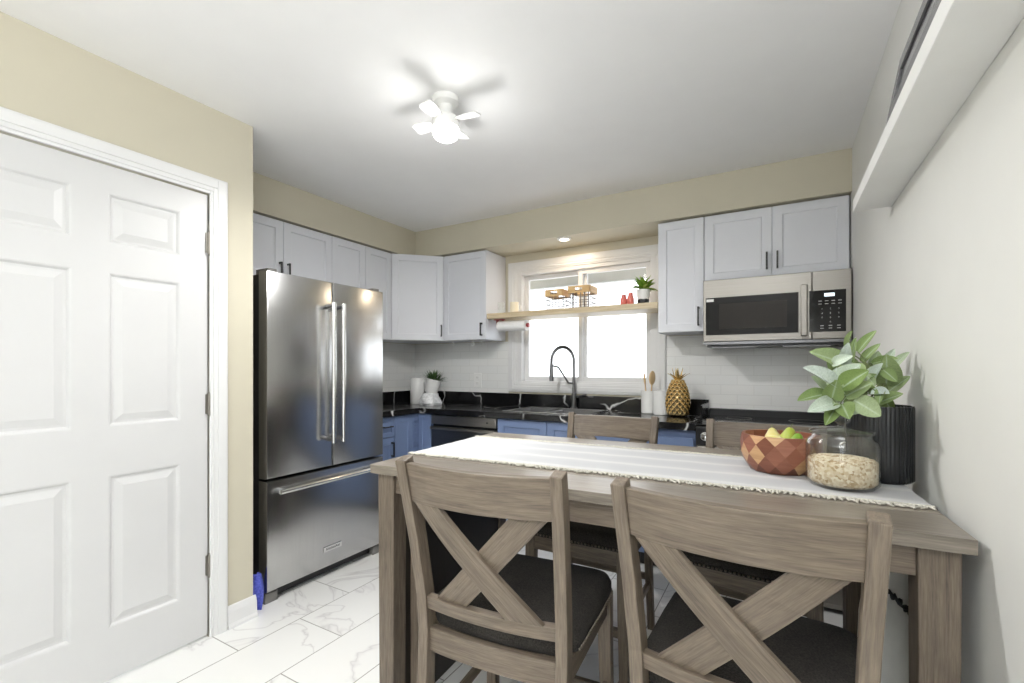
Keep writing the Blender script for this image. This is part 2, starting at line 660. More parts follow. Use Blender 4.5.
def text_mesh(name, body, size, mat, parent, origin, xdir, updir, extrude=0.0004):
    cu = bpy.data.curves.new('t', 'FONT')
    cu.body = body; cu.size = size; cu.align_x = 'CENTER'; cu.align_y = 'CENTER'; cu.extrude = extrude
    to = bpy.data.objects.new('t', cu)
    COL.objects.link(to)
    dg = bpy.context.evaluated_depsgraph_get()
    dg.update()
    me = bpy.data.meshes.new_from_object(to.evaluated_get(dg))
    COL.objects.unlink(to)
    bpy.data.objects.remove(to)
    X = Vector(xdir).normalized(); Y = Vector(updir).normalized(); Z = X.cross(Y)
    m = Matrix((X, Y, Z)).transposed().to_4x4()
    me.transform(m)
    me.name = name
    me.materials.clear(); me.materials.append(M[mat])
    o = bpy.data.objects.new(name, me)
    COL.objects.link(o)
    off = Vector((0, 0, 0)); p = parent
    while p is not None:
        off += p.location; p = p.parent
    o.location = Vector(origin) - off
    o.parent = parent
    return o


# frames: local x to the right along the face, local -y out of the face
def F_back(y):           # faces -Y
    return Matrix.Translation((0, y, 0))


def F_left(x):           # faces +X ; local x = world Y
    return Matrix.Translation((x, 0, 0)) @ Matrix.Rotation(R(90), 4, 'Z')


# ================================================================== ROOM
H = 2.44
XL, XA, XR, YB, YC, YR = -2.27, -3.1, 0.345, 3.45, 1.342, -2.4
struct(Bx('floor', 'floor', None, XA - 0.2, XR + 0.15, YR - 0.15, YB + 0.15, -0.1, 0))
struct(Bx('ceiling', 'ceiling', None, XA - 0.2, XR + 0.15, YR - 0.15, YB + 0.15, H, H + 0.1))
struct(Bx('wall_right', 'cream', None, XR, XR + 0.12, YR - 0.12, YB + 0.12, 0, H))
D0, D1, DZ = 0.297, 1.137, 2.042
struct(Bx('wall_left', 'beige', None, (XL - 0.11, XL, YR, D0, 0, H), (XL - 0.11, XL, D1, YC, 0, H), (XL - 0.11, XL, D0, D1, DZ, H)))
struct(Bx('wall_return', 'beige', None, XA - 0.12, XL - 0.11, YC - 0.1, YC, 0, H))
struct(Bx('wall_alcove', 'beige', None, XA - 0.12, XA, YC, YB + 0.12, 0, H))
# back wall with window opening
WX0, WX1, WZ0, WZ1 = -1.93, -0.785, 1.085, 2.06
struct(Bx('wall_back', 'beige', None, (XA, WX0, YB, YB + 0.14, 0, H), (WX1, XR, YB, YB + 0.14, 0, H),
          (WX0, WX1, YB, YB + 0.14, 0, WZ0), (WX0, WX1, YB, YB + 0.14, WZ1, H)))
# wall behind the camera; unseen opening added and sized for fill daylight
struct(Bx('wall_rear', 'cream', None, (XL, -0.75, YR - 0.12, YR, 0, H), (0.2, XR, YR - 0.12, YR, 0, H), (-0.75, 0.2, YR - 0.12, YR, 2.15, H)))
struct(Bx('trim_8', 'trim', None, (-0.75, -0.69, YR - 0.1, YR - 0.02, 0.0, 2.15), (0.14, 0.2, YR - 0.1, YR - 0.02, 0.0, 2.15),
          (-0.69, 0.14, YR - 0.1, YR - 0.02, 2.09, 2.15), (-0.69, 0.14, YR - 0.1, YR - 0.02, 0.0, 0.05)))
# soffit (bulkhead) over the wall cabinets
SB = 2.205
struct(Bx('wall_soffit', 'beige', None, (XA, -2.79, YC, YB, SB, H), (-2.79, XR, 3.11, YB, SB, H)))

# outdoors
struct(Bx('floor_outside', 'snow', None, -9, 7, YB + 0.3, 16, -0.6, -0.5))
struct(Bx('trim_7', 'eave', None, -3.6, 1.0, YB + 0.28, YB + 0.34, 1.955, 2.045))

# door, casing, hinges
dr = MB(F_left(XL - 0.006))
ss = [D0 + 0.003, 0.412, 0.662, 0.771, 1.022, D1 - 0.003]
zz = [0.012, 0.215, 0.817, 1.008, 1.613, 1.73, 1.926, 2.032]
for i in range(5):
    for j in range(7):
        a, b, c, d = ss[i], ss[i + 1], zz[j], zz[j + 1]
        if i in (1, 3) and j in (1, 3, 5):
            dr.rings(a, b, c, d, [(0, 0), (0.006, -0.002), (0.013, -0.010), (0.022, -0.010), (0.048, -0.002), (0.052, -0.002)], back=False)
        else:
            dr.f([dr.v(p) for p in ((a, 0, c), (b, 0, c), (b, 0, d), (a, 0, d))])
bmesh.ops.remove_doubles(dr.bm, verts=dr.bm.verts, dist=1e-4)
a, b, c, d = ss[0], ss[-1], zz[0], zz[-1]
bk = [dr.v((x, y, z)) for y in (0.0, 0.036) for x, z in ((a, c), (b, c), (b, d), (a, d))]
dr.f(bk[4:])
for k in range(4):
    dr.f([bk[k], bk[(k + 1) % 4], bk[4 + (k + 1) % 4], bk[4 + k]])
door = struct(dr.build('door_1', 'door'))
for z in (1.812, 1.072, 0.331):
    hb = MB()
    hb.tube([(XL + 0.004, D1 - 0.001, z - 0.05), (XL + 0.004, D1 - 0.001, z + 0.05)], 0.0075, 10)
    hb.box(XL - 0.008, XL + 0.002, D1 - 0.012, D1 + 0.004, z - 0.045, z + 0.045)
    for zt in (z - 0.054, z + 0.05):
        hb.ball((XL + 0.004, D1 - 0.001, zt + 0.002), 0.006, 8)
    hb.build('hinge', 'nickel', door, smooth=40)


def casing(name, y0, y1, ztop, T, wd=0.078):
    """stepped casing: local x right, -y out"""
    mb = MB(T)
    for a, b, z0, z1, t in ((0.0, wd, 0, 1, 0.012), (0.012, wd - 0.004, 0, 1, 0.017), (0.03, wd - 0.01, 0, 1, 0.021)):
        mb.box(y1 + a, y1 + b, -t, 0, 0, ztop + b)
        mb.box(y0 - b, y0 - a, -t, 0, 0, ztop + b)
        mb.box(y0 - a, y1 + a, -t, 0, ztop + a, ztop + b)
    mb.box(y1 - 0.0, y1 + 0.004, 0, 0.11, 0, ztop)
    mb.box(y0 - 0.004, y0, 0, 0.11, 0, ztop)
    return struct(mb.build(name, 'trim', None, 0.003))


casing('trim_1', D0, D1, DZ - 0.004, F_left(XL))

def baseboard(name, p0, p1, n):
    p0, p1, n = Vector((*p0, 0)), Vector((*p1, 0)), Vector((*n, 0))
    prof = [(0, 0), (0.024, 0), (0.024, 0.012), (0.016, 0.022), (0.014, 0.075), (0.010, 0.09), (0.006, 0.1), (0, 0.104)]
    mb = MB()
    a = [mb.v(p0 + n * t + Vector((0, 0, z))) for t, z in prof]
    b = [mb.v(p1 + n * t + Vector((0, 0, z))) for t, z in prof]
    for i in range(len(prof)):
        j = (i + 1) % len(prof)
        mb.f([a[i], a[j], b[j], b[i]])
    mb.f(a[::-1]); mb.f(b)
    return struct(mb.build(name, 'trim'))


baseboard('baseboard_left', (XL, D1 + 0.077), (XL, YC + 0.012), (1, 0))
baseboard('baseboard_right', (XR, -2.3), (XR, 2.78), (-1, 0))

# backsplash tiles
struct(Bx('trim_2', 'subway', None, (XA, -2.03, YB - 0.006, YB, 1.018, 1.465), (-0.705, XR, YB - 0.006, YB, 0.9, 1.465),
          (XA, XA + 0.006, 2.25, YB, 1.018, 1.465)))

# window: casing, frame, sashes, panes
cs = MB(F_back(YB))
ci0, ci1, cz0, cz1, cw = -1.945, -0.775, 1.115, 2.055, 0.085
for a, b, t in ((0, cw, 0.012), (0.012, cw - 0.006, 0.018), (0.032, cw - 0.02, 0.024)):
    cs.box(ci0 - b, ci0 - a, -t, 0, cz0 - b, cz1 + b)
    cs.box(ci1 + a, ci1 + min(b, 0.07), -t, 0, cz0 - b, cz1 + b)
    cs.box(ci0 - a, ci1 + a, -t, 0, cz1 + a, cz1 + b)
    cs.box(ci0 - a, ci1 + a, -t, 0, cz0 - b, cz0 - a)
struct(cs.build('trim_3', 'trim', None, 0.003))
wf = MB(F_back(YB))
fo = 0.05
wf.box(ci0 - 0.012, ci0 + 0.045, -0.004, fo + 0.05, cz0 - 0.012, cz1 + 0.012)
wf.box(ci1 - 0.045, ci1 + 0.012, -0.004, fo + 0.05, cz0 - 0.012, cz1 + 0.012)
wf.box(ci0 + 0.045, ci1 - 0.045, -0.004, fo + 0.05, cz1 - 0.03, cz1 + 0.012)
wf.box(ci0 + 0.045, ci1 - 0.045, -0.004, fo + 0.05, cz0 - 0.012, cz0 + 0.012)
win = struct(wf.build('window_1', 'trim', None, 0.003))


def sash(x0, x1, z0, z1, y, sw):
    mb = MB(F_back(y))
    mb.box(x0, x0 + sw, 0, 0.03, z0, z1); mb.box(x1 - sw, x1, 0, 0.03, z0, z1)
    mb.box(x0 + sw, x1 - sw, 0, 0.03, z0, z0 + sw); mb.box(x0 + sw, x1 - sw, 0, 0.03, z1 - sw, z1)
    sh = mb.build('window_sash', 'trim', win, 0.002)
    p = MB(F_back(y)); p.box(x0 + sw, x1 - sw, 0.013, 0.017, z0 + sw, z1 - sw)
    p.build('pane', 'pane', sh)


sash(ci0 + 0.045, -1.335, cz0 + 0.012, cz1 - 0.03, YB + 0.055, 0.036)
sash(-1.395, ci1 - 0.045, cz0 + 0.012, cz1 - 0.03, YB + 0.02, 0.036)

# ================================================================== CABINETS
DOOR_R = [(0, 0.0), (0, 0.0185), (0.0015, 0.02), (0.052, 0.02), (0.056, 0.013), (0.062, 0.012)]


def cab_door(parent, T, x0, x1, z0, z1, mat, name='door', pull=None, rr=DOOR_R):
    g = 0.0015
    d = MB(T).rings(x0 + g, x1 - g, z0 + g, z1 - g, rr).build(name, mat, parent)
    if pull:
        px, pz, ln, vert = pull
        p = MB(T)
        n0, n1 = -0.02, -0.05
        if vert:
            p.box(px - 0.005, px + 0.005, n1, n1 + 0.008, pz - ln / 2, pz + ln / 2)
            for z in (pz - ln / 2 + 0.006, pz + ln / 2 - 0.006):
                p.box(px - 0.005, px + 0.005, n1 + 0.008, n0, z - 0.006, z + 0.006)
        else:
            p.box(px - ln / 2, px + ln / 2, n1, n1 + 0.008, pz - 0.005, pz + 0.005)
            for x in (px - ln / 2 + 0.006, px + ln / 2 - 0.006):
                p.box(x - 0.006, x + 0.006, n1 + 0.008, n0, pz - 0.005, pz + 0.005)
        p.build('handle', 'black', d, 0.0015)
    return d


UT, UBt = 2.197, 1.47
yf = 3.16                        # cabinet box front; doors stand 20 mm proud
# over the fridge
c = thing('wall_cabinet', (-2.95, 1.86, 1.80), 'wide pale grey two-door wall cabinet above the fridge', 'cabinet', 'pale grey wall cabinets')
Bx('body', 'cab', c, XA + 0.001, -2.83, 1.36, 2.242, 1.80, UT, bevel=0.001)
T = F_left(-2.83)
cab_door(c, T, 1.37, 1.864, 1.80, UT, 'cab', pull=(1.835, 1.875, 0.10, True))
cab_door(c, T, 1.864, 2.242, 1.80, UT, 'cab', pull=(1.893, 1.875, 0.10, True))
# tall pair
c = thing('wall_cabinet', (-2.95, 2.55, UBt), 'narrow pale grey wall cabinet partly behind the fridge, beside the angled corner cabinet', 'cabinet', 'pale grey wall cabinets')
Bx('body', 'cab', c, XA + 0.001, -2.83, 2.244, 2.838, UBt, UT, bevel=0.001)
cab_door(c, T, 2.244, 2.555, UBt, UT, 'cab'); cab_door(c, T, 2.555, 2.838, UBt, UT, 'cab')
# diagonal corner
c = thing('corner_wall_cabinet', (-2.88, 3.22, UBt), 'pale grey corner wall cabinet with angled door above the small plant', 'cabinet', 'pale grey wall cabinets')
p0, p1 = Vector((-2.83, 2.84)), Vector((-2.505, 3.16))
MB().prism([(XA + 0.001, 2.84), (p0.x, p0.y), (p1.x, p1.y), (p1.x, YB - 0.001), (XA + 0.001, YB - 0.001)], UBt, UT).build('body', 'cab', c, 0.001)
dv = (p1 - p0); ang = math.atan2(dv.y, dv.x)
T = Matrix.Translation((p0.x, p0.y, 0)) @ Matrix.Rotation(ang, 4, 'Z')
L = dv.length
cab_door(c, T, 0.012, L - 0.012, UBt, UT, 'cab', pull=(L - 0.032, 1.555, 0.10, True))
# left of window
T = F_back(yf)
c = thing('wall_cabinet', (-2.285, 3.3, UBt), 'pale grey single-door wall cabinet directly left of the window', 'cabinet', 'pale grey wall cabinets')
Bx('body', 'cab', c, -2.503, -2.062, yf, YB - 0.001, UBt, UT, bevel=0.001)
cab_door(c, T, -2.503, -2.062, UBt, UT, 'cab', pull=(-2.102, 1.553, 0.105, True))
# right of window
c = thing('wall_cabinet', (-0.553, 3.3, UBt), 'tall narrow pale grey wall cabinet between the window and the microwave', 'cabinet', 'pale grey wall cabinets')
Bx('body', 'cab', c, -0.697, -0.412, yf, YB - 0.001, UBt, UT, bevel=0.001)
cab_door(c, T, -0.697, -0.412, UBt, UT, 'cab', pull=(-0.443, 1.566, 0.12, True))
# over the microwave
c = thing('wall_cabinet', (-0.036, 3.3, 1.776), 'short pale grey two-door wall cabinet directly above the microwave', 'cabinet', 'pale grey wall cabinets')
Bx('body', 'cab', c, -0.410, 0.340, yf, YB - 0.001, 1.776, UT, bevel=0.001)
cab_door(c, T, -0.410, -0.036, 1.776, UT, 'cab', pull=(-0.063, 1.875, 0.10, True))
cab_door(c, T, -0.036, 0.336, 1.776, UT, 'cab', pull=(-0.008, 1.875, 0.10, True))

# base cabinets (blue)
BZ0, BZ1 = 0.10, 0.872
T = F_left(-2.56)
c = thing('base_cabinet', (-2.83, 2.44, 0), 'blue base cabinet with a drawer beside the fridge', 'cabinet', 'blue base cabinets')
Bx('body', 'blue', c, XA + 0.001, -2.56, 2.275, 2.60, BZ0, BZ1)
Bx('toe_kick', 'black', c, XA + 0.001, -2.62, 2.275, 2.60, 0, BZ0)
cab_door(c, T, 2.28, 2.60, 0.715, BZ1 - 0.005, 'blue', 'drawer', (2.515, 0.795, 0.09, False), [(0, 0), (0, 0.018), (0.002, 0.02), (0.03, 0.02), (0.034, 0.014), (0.04, 0.013)])
cab_door(c, T, 2.28, 2.60, BZ0, 0.712, 'blue', pull=(2.565, 0.62, 0.11, True))
c = thing('base_cabinet', (-2.83, 3.0, 0), 'blue corner base cabinet left of the dishwasher with fluted filler strip', 'cabinet', 'blue base cabinets')
MB().prism([(XA + 0.001, 2.602), (-2.56, 2.602), (-2.56, 2.88), (-2.40, 2.88), (-2.40, YB - 0.001), (XA + 0.001, YB - 0.001)], BZ0, BZ1).build('body', 'blue', c)
MB().prism([(XA + 0.001, 2.602), (-2.62, 2.602), (-2.62, 2.94), (-2.40, 2.94), (-2.40, YB - 0.001), (XA + 0.001, YB - 0.001)], 0, BZ0).build('toe_kick', 'black', c)
cab_door(c, T, 2.605, 2.80, BZ0, BZ1 - 0.005, 'blue')
fl = MB(T)
fl.box(2.803, 2.876, -0.016, 0, BZ0, BZ1 - 0.005)
for k in range(30):
    z = 0.12 + k * 0.0245
    fl.box(2.815, 2.862, -0.021, -0.016, z, z + 0.014)
fl.build('fluted_strip', 'blue', c, 0.002)
T = F_back(2.88)
cab_door(c, T, -2.535, -2.402, BZ0, BZ1 - 0.005, 'blue', rr=[(0, 0), (0, 0.018), (0.002, 0.02), (0.035, 0.02), (0.039, 0.014), (0.045, 0.013)])
c = thing('base_cabinet', (-1.27, 3.17, 0), 'wide blue two-door base cabinet under the sink', 'cabinet', 'blue base cabinets')
Bx('body', 'blue', c, (-1.78, -0.76, 2.88, 2.90, BZ0, BZ1), (-1.78, -1.765, 2.90, YB - 0.001, BZ0, BZ1), (-0.78, -0.76, 2.90, YB - 0.001, BZ0, BZ1), (-1.76, -0.78, 2.90, YB - 0.001, BZ0, BZ0 + 0.02))
Bx('toe_kick', 'black', c, -1.78, -0.76, 2.94, 2.96, 0, BZ0)
for a, b in ((-1.78, -1.38), (-1.38, -0.76)):
    cab_door(c, T, a, b, BZ0, BZ1 - 0.005, 'blue')
c = thing('base_cabinet', (-0.59, 3.17, 0), 'narrow blue base cabinet between the sink cabinet and the stove', 'cabinet', 'blue base cabinets')
Bx('body', 'blue', c, -0.758, -0.422, 2.88, YB - 0.001, BZ0, BZ1)
Bx('toe_kick', 'black', c, -0.758, -0.422, 2.94, YB - 0.001, 0, BZ0)
cab_door(c, T, -0.758, -0.66, BZ0, BZ1 - 0.005, 'blue', rr=[(0, 0), (0, 0.018), (0.002, 0.02), (0.03, 0.02), (0.034, 0.014), (0.04, 0.013)])
cab_door(c, T, -0.655, -0.43, BZ0, 0.825, 'blue')

# dishwasher
c = thing('dishwasher', (-2.09, 3.15, 0), 'built-in steel dishwasher with dark front between blue cabinets', 'dishwasher')
Bx('body', 'black', c, -2.395, -1.785, 2.88, YB - 0.03, 0.02, 0.868)
d = Bx('door', 'gunmetal', c, -2.393, -1.787, 2.852, 2.879, 0.11, 0.775, bevel=0.003)
d['label'] = 'dark dishwasher door'
e = Bx('control_panel', 'steelh', c, -2.393, -1.787, 2.850, 2.879, 0.795, 0.866, bevel=0.003)
e['label'] = 'steel control strip'
Bx('button', 'black', e, -1.87, -1.855, 2.847, 2.851, 0.825, 0.835)
Bx('handle', 'steelh', c, -2.39, -1.79, 2.825, 2.852, 0.755, 0.777, bevel=0.004)
Bx('toe_kick', 'black', c, -2.393, -1.787, 2.92, 2.94, 0.0, 0.105)

# countertop with sink cut-out
SX0, SX1, SY0, SY1 = -1.764, -1.12, 2.955, 3.34
CT0, CT1, CF = 0.874, 0.915, 2.835
ct = thing('countertop', (-2.0, 3.15, CT0), 'black L-shaped counter with white veins along the back wall', 'countertop')
Bx('slab', 'counter', ct, (XA + 0.001, -2.51, 2.262, YB - 0.001, CT0, CT1), (-2.51, SX0, CF, YB - 0.001, CT0, CT1), (SX1, -0.418, CF, YB - 0.001, CT0, CT1),
   (SX0, SX1, CF, SY0, CT0, CT1), (SX0, SX1, SY1, YB - 0.001, CT0, CT1))
Bx('upstand', 'counter', ct, (XA + 0.001, -0.418, YB - 0.02, YB - 0.0065, CT1, 1.018), (XA + 0.0065, XA + 0.02, 2.262, YB - 0.02, CT1, 1.018))
Bx('end_upstand', 'counter', ct, -0.43, -0.418, 3.12, YB - 0.021, CT1, 1.0)
# sink
sk = thing('sink', (-1.475, 3.147, 0.72), 'stainless double-bowl sink set in the black counter under the window', 'sink')
rm = MB()
rm.box(SX0 - 0.02, SX1 + 0.02, SY0 - 0.02, SY0 + 0.008, CT1, CT1 + 0.006); rm.box(SX0 - 0.02, SX1 + 0.02, SY1 - 0.008, SY1 + 0.02, CT1, CT1 + 0.006)
rm.box(SX0 - 0.02, SX0 + 0.008, SY0 + 0.008, SY1 - 0.008, CT1, CT1 + 0.006); rm.box(SX1 - 0.008, SX1 + 0.02, SY0 + 0.008, SY1 - 0.008, CT1, CT1 + 0.006)
rm.box(-1.49, -1.46, SY0 + 0.008, SY1 - 0.008, CT1 - 0.01, CT1 + 0.004)
rm.build('rim', 'chrome', sk, 0.002)
for a, b in ((SX0 + 0.006, -1.488), (-1.462, SX1 - 0.006)):
    m = MB()
    y0, y1, z0, z1 = SY0 + 0.006, SY1 - 0.006, 0.735, CT1
    q = [m.v(p) for p in ((a, y0, z1), (b, y0, z1), (b, y1, z1), (a, y1, z1), (a + .02, y0 + .02, z0), (b - .02, y0 + .02, z0), (b - .02, y1 - .02, z0), (a + .02, y1 - .02, z0))]
    for i in range(4):
        m.f([q[i], q[(i + 1) % 4], q[4 + (i + 1) % 4], q[4 + i]])
    m.f(q[4:])
    m.build('basin', 'gunmetal', sk, solid=0.002)
# faucet
fx, fy = -1.40, 3.392
fc = thing('faucet', (fx, fy, CT1), 'tall dark arched spring faucet behind the sink', 'faucet')
MB().lathe([(0, 0), (0.027, 0), (0.027, 0.012), (0.02, 0.016), (0.019, 0.12), (0.014, 0.125), (0.012, 0.24), (0, 0.24)], (fx, fy, CT1), 20).build('body', 'gunmetal', fc, smooth=40)
hd = Vector((-0.60, -0.80, 0)); hd.normalize()
arc = []
zc = CT1 + 0.37
rad = 0.10
for i in range(25):
    a = PI * i / 24
    arc.append(Vector((fx, fy, zc)) + hd * rad * (1 - math.cos(a)) + Vector((0, 0, 0.115 * math.sin(a))))
pts = [Vector((fx, fy, CT1 + 0.23)), Vector((fx, fy, CT1 + 0.30))] + arc + [arc[-1] + Vector((0, 0, -0.07))]
MB().tube(pts, 0.009, 10).build('hose', 'gunmetal', fc, smooth=60)
# coil spring wound on the hose
def resample(P, n):
    seg = [(b - a).length for a, b in zip(P, P[1:])]; tot = sum(seg); out = []
    for i in range(n):
        t = tot * i / (n - 1); k = 0
        while k < len(seg) - 1 and t > seg[k]:
            t -= seg[k]; k += 1
        out.append(P[k].lerp(P[k + 1], min(1, t / seg[k])))
    return out
N = 420
rp = resample(pts, N)
side = hd.cross(Vector((0, 0, 1)))
coil = []
for i, p in enumerate(rp):
    tan = (rp[min(N - 1, i + 1)] - rp[max(0, i - 1)]).normalized()
    n1 = side; n2 = tan.cross(side)
    a = i / N * 2 * PI * 52
    coil.append(p + (n1 * math.cos(a) + n2 * math.sin(a)) * 0.0115)
MB().tube(coil, 0.003, 5).build('spring', 'gunmetal', fc, smooth=60)
hp = arc[-1]
MB().lathe([(0, -0.15), (0.016, -0.15), (0.018, -0.13), (0.014, -0.06), (0.012, -0.02), (0, -0.02)], hp, 16).build('spray_head', 'gunmetal', fc, smooth=40)
dockp = hp + Vector((0, 0, -0.03))
MB().tube([(fx, fy, CT1 + 0.20), Vector((fx, fy, CT1 + 0.205)) + hd * 0.05, dockp - hd * 0.06 + Vector((0, 0, -0.012)), dockp], 0.0075, 8).build('holder_arm', 'gunmetal', fc, smooth=60)
MB().tube([(fx + 0.018, fy, CT1 + 0.095), (fx + 0.05, fy - 0.01, CT1 + 0.10), (fx + 0.11, fy - 0.02, CT1 + 0.115)], [0.010, 0.008, 0.006], 10).build('lever', 'gunmetal', fc, smooth=60)

# ================================================================== REFRIGERATOR
FX = -2.30
Y0, Y1, YM = 1.432, 2.248, 1.842
fr = thing('refrigerator', (-2.68, 1.84, 0), 'tall stainless french-door refrigerator with bottom freezer drawer', 'refrigerator')
Bx('cabinet_body', 'fridgeside', fr, -3.06, FX - 0.075, Y0 + 0.008, Y1 - 0.008, 0.05, 1.735, bevel=0.004)
T = F_left(FX - 0.07)
FR = [(0, 0), (0, 0.058), (0.004, 0.067), (0.012, 0.07)]


def bar_handle(parent, a, b, out, r=0.013):
    a, b = Vector(a), Vector(b); o = Vector(out)
    m = MB()
    d = (b - a).normalized()
    m.tube([a + o, b + o], r, 14)
    h = m.build('handle', 'chrome', parent, smooth=40)
    for q in (a + d * 0.02, b - d * 0.02):
        m = MB(); m.tube([q, q + o * 0.9], [0.013, 0.011], 12)
        m.build('mount', 'gunmetal', h, smooth=40)
    return h


FZ = 0.655
for a, b, hy in ((Y0, YM - 0.003, YM - 0.035), (YM + 0.003, Y1, YM + 0.035)):
    d = MB(T).rings(a, b, FZ, 1.748, FR).build('door', 'steel', fr, smooth=30)
    bar_handle(d, (FX, hy, 0.80), (FX, hy, 1.62), (0.055, 0, 0))
d = MB(T).rings(Y0, Y1, 0.065, FZ - 0.012, FR).build('freezer_drawer', 'steel', fr, smooth=30)
bar_handle(d, (FX, Y0 + 0.04, 0.59), (FX, Y1 - 0.03, 0.59), (0.055, 0, 0))
bd = Bx('badge', 'chrome', d, FX, FX + 0.004, 1.775, 1.905, 0.158, 0.188, bevel=0.001)
text_mesh('lettering', 'KitchenAid', 0.021, 'black', bd, (FX + 0.0042, 1.84, 0.173), (0, 1, 0), (0, 0, 1))
Bx('grille', 'black', fr, FX - 0.09, FX - 0.055, Y0 + 0.06, Y1 - 0.06, 0.012, 0.06)
for a, b in ((Y0 + 0.002, Y0 + 0.075), (Y1 - 0.075, Y1 - 0.002)):
    Bx('foot', 'grey', fr, FX - 0.11, FX - 0.02, a, b, 0.0, 0.055, bevel=0.004)
for a in (Y0 + 0.02, Y1 - 0.07):
    Bx('hinge_cover', 'grey', fr, FX - 0.13, FX - 0.02, a, a + 0.05, 1.735, 1.765, bevel=0.004)

# ================================================================== MICROWAVE
my = 3.055
mw = thing('microwave', (-0.036, 3.25, 1.373), 'stainless over-range microwave with dark glass door under the wall cabinet', 'microwave')
MX0, MX1 = -0.405, 0.338
Bx('body', 'fridgeside', mw, MX0 + 0.002, MX1 - 0.002, my + 0.03, YB - 0.008, 1.385, 1.774)
SPL = 0.158
T = F_back(my + 0.03)
d = MB(T)
d.rings(MX0, SPL, 1.398, 1.774, [(0, 0), (0, 0.028), (0.003, 0.03)])
d = d.build('door', 'steelh', mw)
gx0, gx1, gz0, gz1 = MX0 + 0.015, 0.095, 1.437, 1.665
gl = Bx('door_glass', 'mwglass', d, gx0, gx1, my - 0.003, my - 0.0005, gz0, gz1)
iv = Bx('window', 'blackgloss2', gl, gx0 + 0.075, gx1 - 0.055, my - 0.0045, my - 0.003, gz0 + 0.035, gz1 - 0.04)
Bx('sticker', 'whitematte', gl, gx0 + 0.004, gx0 + 0.045, my - 0.004, my - 0.003, gz1 - 0.024, gz1 - 0.008)
h = MB()
h.box(0.105, 0.137, my - 0.048, my - 0.03, 1.415, 1.70)
h.box(0.110, 0.132, my - 0.03, my, 1.42, 1.445); h.box(0.110, 0.132, my - 0.03, my, 1.67, 1.695)
h.build('handle', 'steelh', d, 0.006)
k = MB(T).rings(SPL + 0.002, MX1, 1.398, 1.774, [(0, 0), (0, 0.028), (0.003, 0.03)]).build('control_panel', 'steelh', mw)
kp = Bx('keypad', 'blackgloss', k, 0.146, 0.313, my - 0.003, my - 0.0005, 1.437, 1.665)
M['display'] = emit('lit_display', (0.75, 0.88, 1.0, 1), 1.1)
Bx('display', 'display', kp, 0.215, 0.262, my - 0.0042, my - 0.003, 1.630, 1.648)
M['legend'] = paint('pale_key_print', srgb(190, 190, 190), 0.5)
keys = [['1', '2', '3'], ['4', '5', '6'], ['7', '8', '9'], ['0']]
for r, row in enumerate(keys):
    for cidx, s_ in enumerate(row):
        xx = (0.205 + cidx * 0.038) if len(row) == 3 else 0.243
        text_mesh('key_print', s_, 0.012, 'legend', kp, (xx, my - 0.0036, 1.562 - r * 0.024), (1, 0, 0), (0, 0, 1))
for r, z in enumerate((1.606, 1.590, 1.470, 1.456)):
    for cidx in range(4 if r < 2 else 3):
        x = (0.196 + cidx * 0.030) if r < 2 else (0.205 + cidx * 0.038)
        Bx('key_print', 'legend', kp, x - 0.008, x + 0.008, my - 0.0036, my - 0.003, z - 0.0018, z + 0.0018)
Bx('vent_grille', 'gunmetal', mw, MX0, MX1, my + 0.002, my + 0.06, 1.380, 1.396)
u = MB(); u.box(MX0 + 0.02, MX1 - 0.02, my + 0.02, YB - 0.05, 1.366, 1.385)
u.build('underside', 'black', mw)
for a, b in ((-0.36, -0.12), (0.02, 0.25)):
    Bx('filter', 'gunmetal', mw, a, b, my + 0.03, my + 0.16, 1.360, 1.366)

# ================================================================== STOVE
st = thing('stove', (-0.036, 3.1, 0), 'slide-in stove with black glass cooktop below the microwave', 'stove')
Bx('body', 'steelh', st, -0.41, 0.335, 2.83, YB - 0.01, 0.02, 0.905)
ckt = Bx('cooktop', 'blackgloss', st, -0.412, 0.338, 2.80, YB - 0.055, 0.906, 0.920, bevel=0.003)
for x, y, r in ((-0.22, 2.98, 0.10), (0.15, 2.98, 0.08), (-0.22, 3.24, 0.075), (0.15, 3.24, 0.10)):
    m = MB()
    m.lathe([(r - 0.004, 0), (r, 0.0), (r, 0.0006), (r - 0.004, 0.0006), (r - 0.004, 0)], (x, y, 0.92), 40)
    m.build('burner_ring', 'grey', ckt)
Bx('back_lip', 'black', st, -0.412, 0.338, YB - 0.054, YB - 0.007, 0.90, 0.962, bevel=0.006)
kp2 = Bx('control_panel', 'black', st, -0.41, 0.335, 2.788, 2.829, 0.80, 0.903, bevel=0.006)
for i in range(5):
    x = -0.36 + i * 0.16
    m = MB(Matrix.Translation((x, 2.788, 0.853)) @ Matrix.Rotation(R(90), 4, 'X'))
    m.lathe([(0, 0), (0.024, 0), (0.024, 0.008), (0.019, 0.012), (0.017, 0.032), (0, 0.034)], seg=20)
    m.build('knob', 'chrome', kp2, smooth=40)
od = Bx('oven_door', 'steelh', st, -0.405, 0.33, 2.795, 2.829, 0.2, 0.795, bevel=0.006)
Bx('oven_window', 'blackgloss', od, -0.30, 0.225, 2.793, 2.796, 0.32, 0.66)
m = MB(); m.tube([(-0.37, 2.745, 0.745), (0.295, 2.745, 0.745)], 0.012, 12)
for x in (-0.34, 0.265):
    m.tube([(x, 2.795, 0.745), (x, 2.745, 0.745)], 0.009, 8)
m.build('handle', 'chrome', od, smooth=40)
Bx('storage_drawer', 'steelh', st, -0.405, 0.33, 2.80, 2.829, 0.05, 0.19, bevel=0.005)

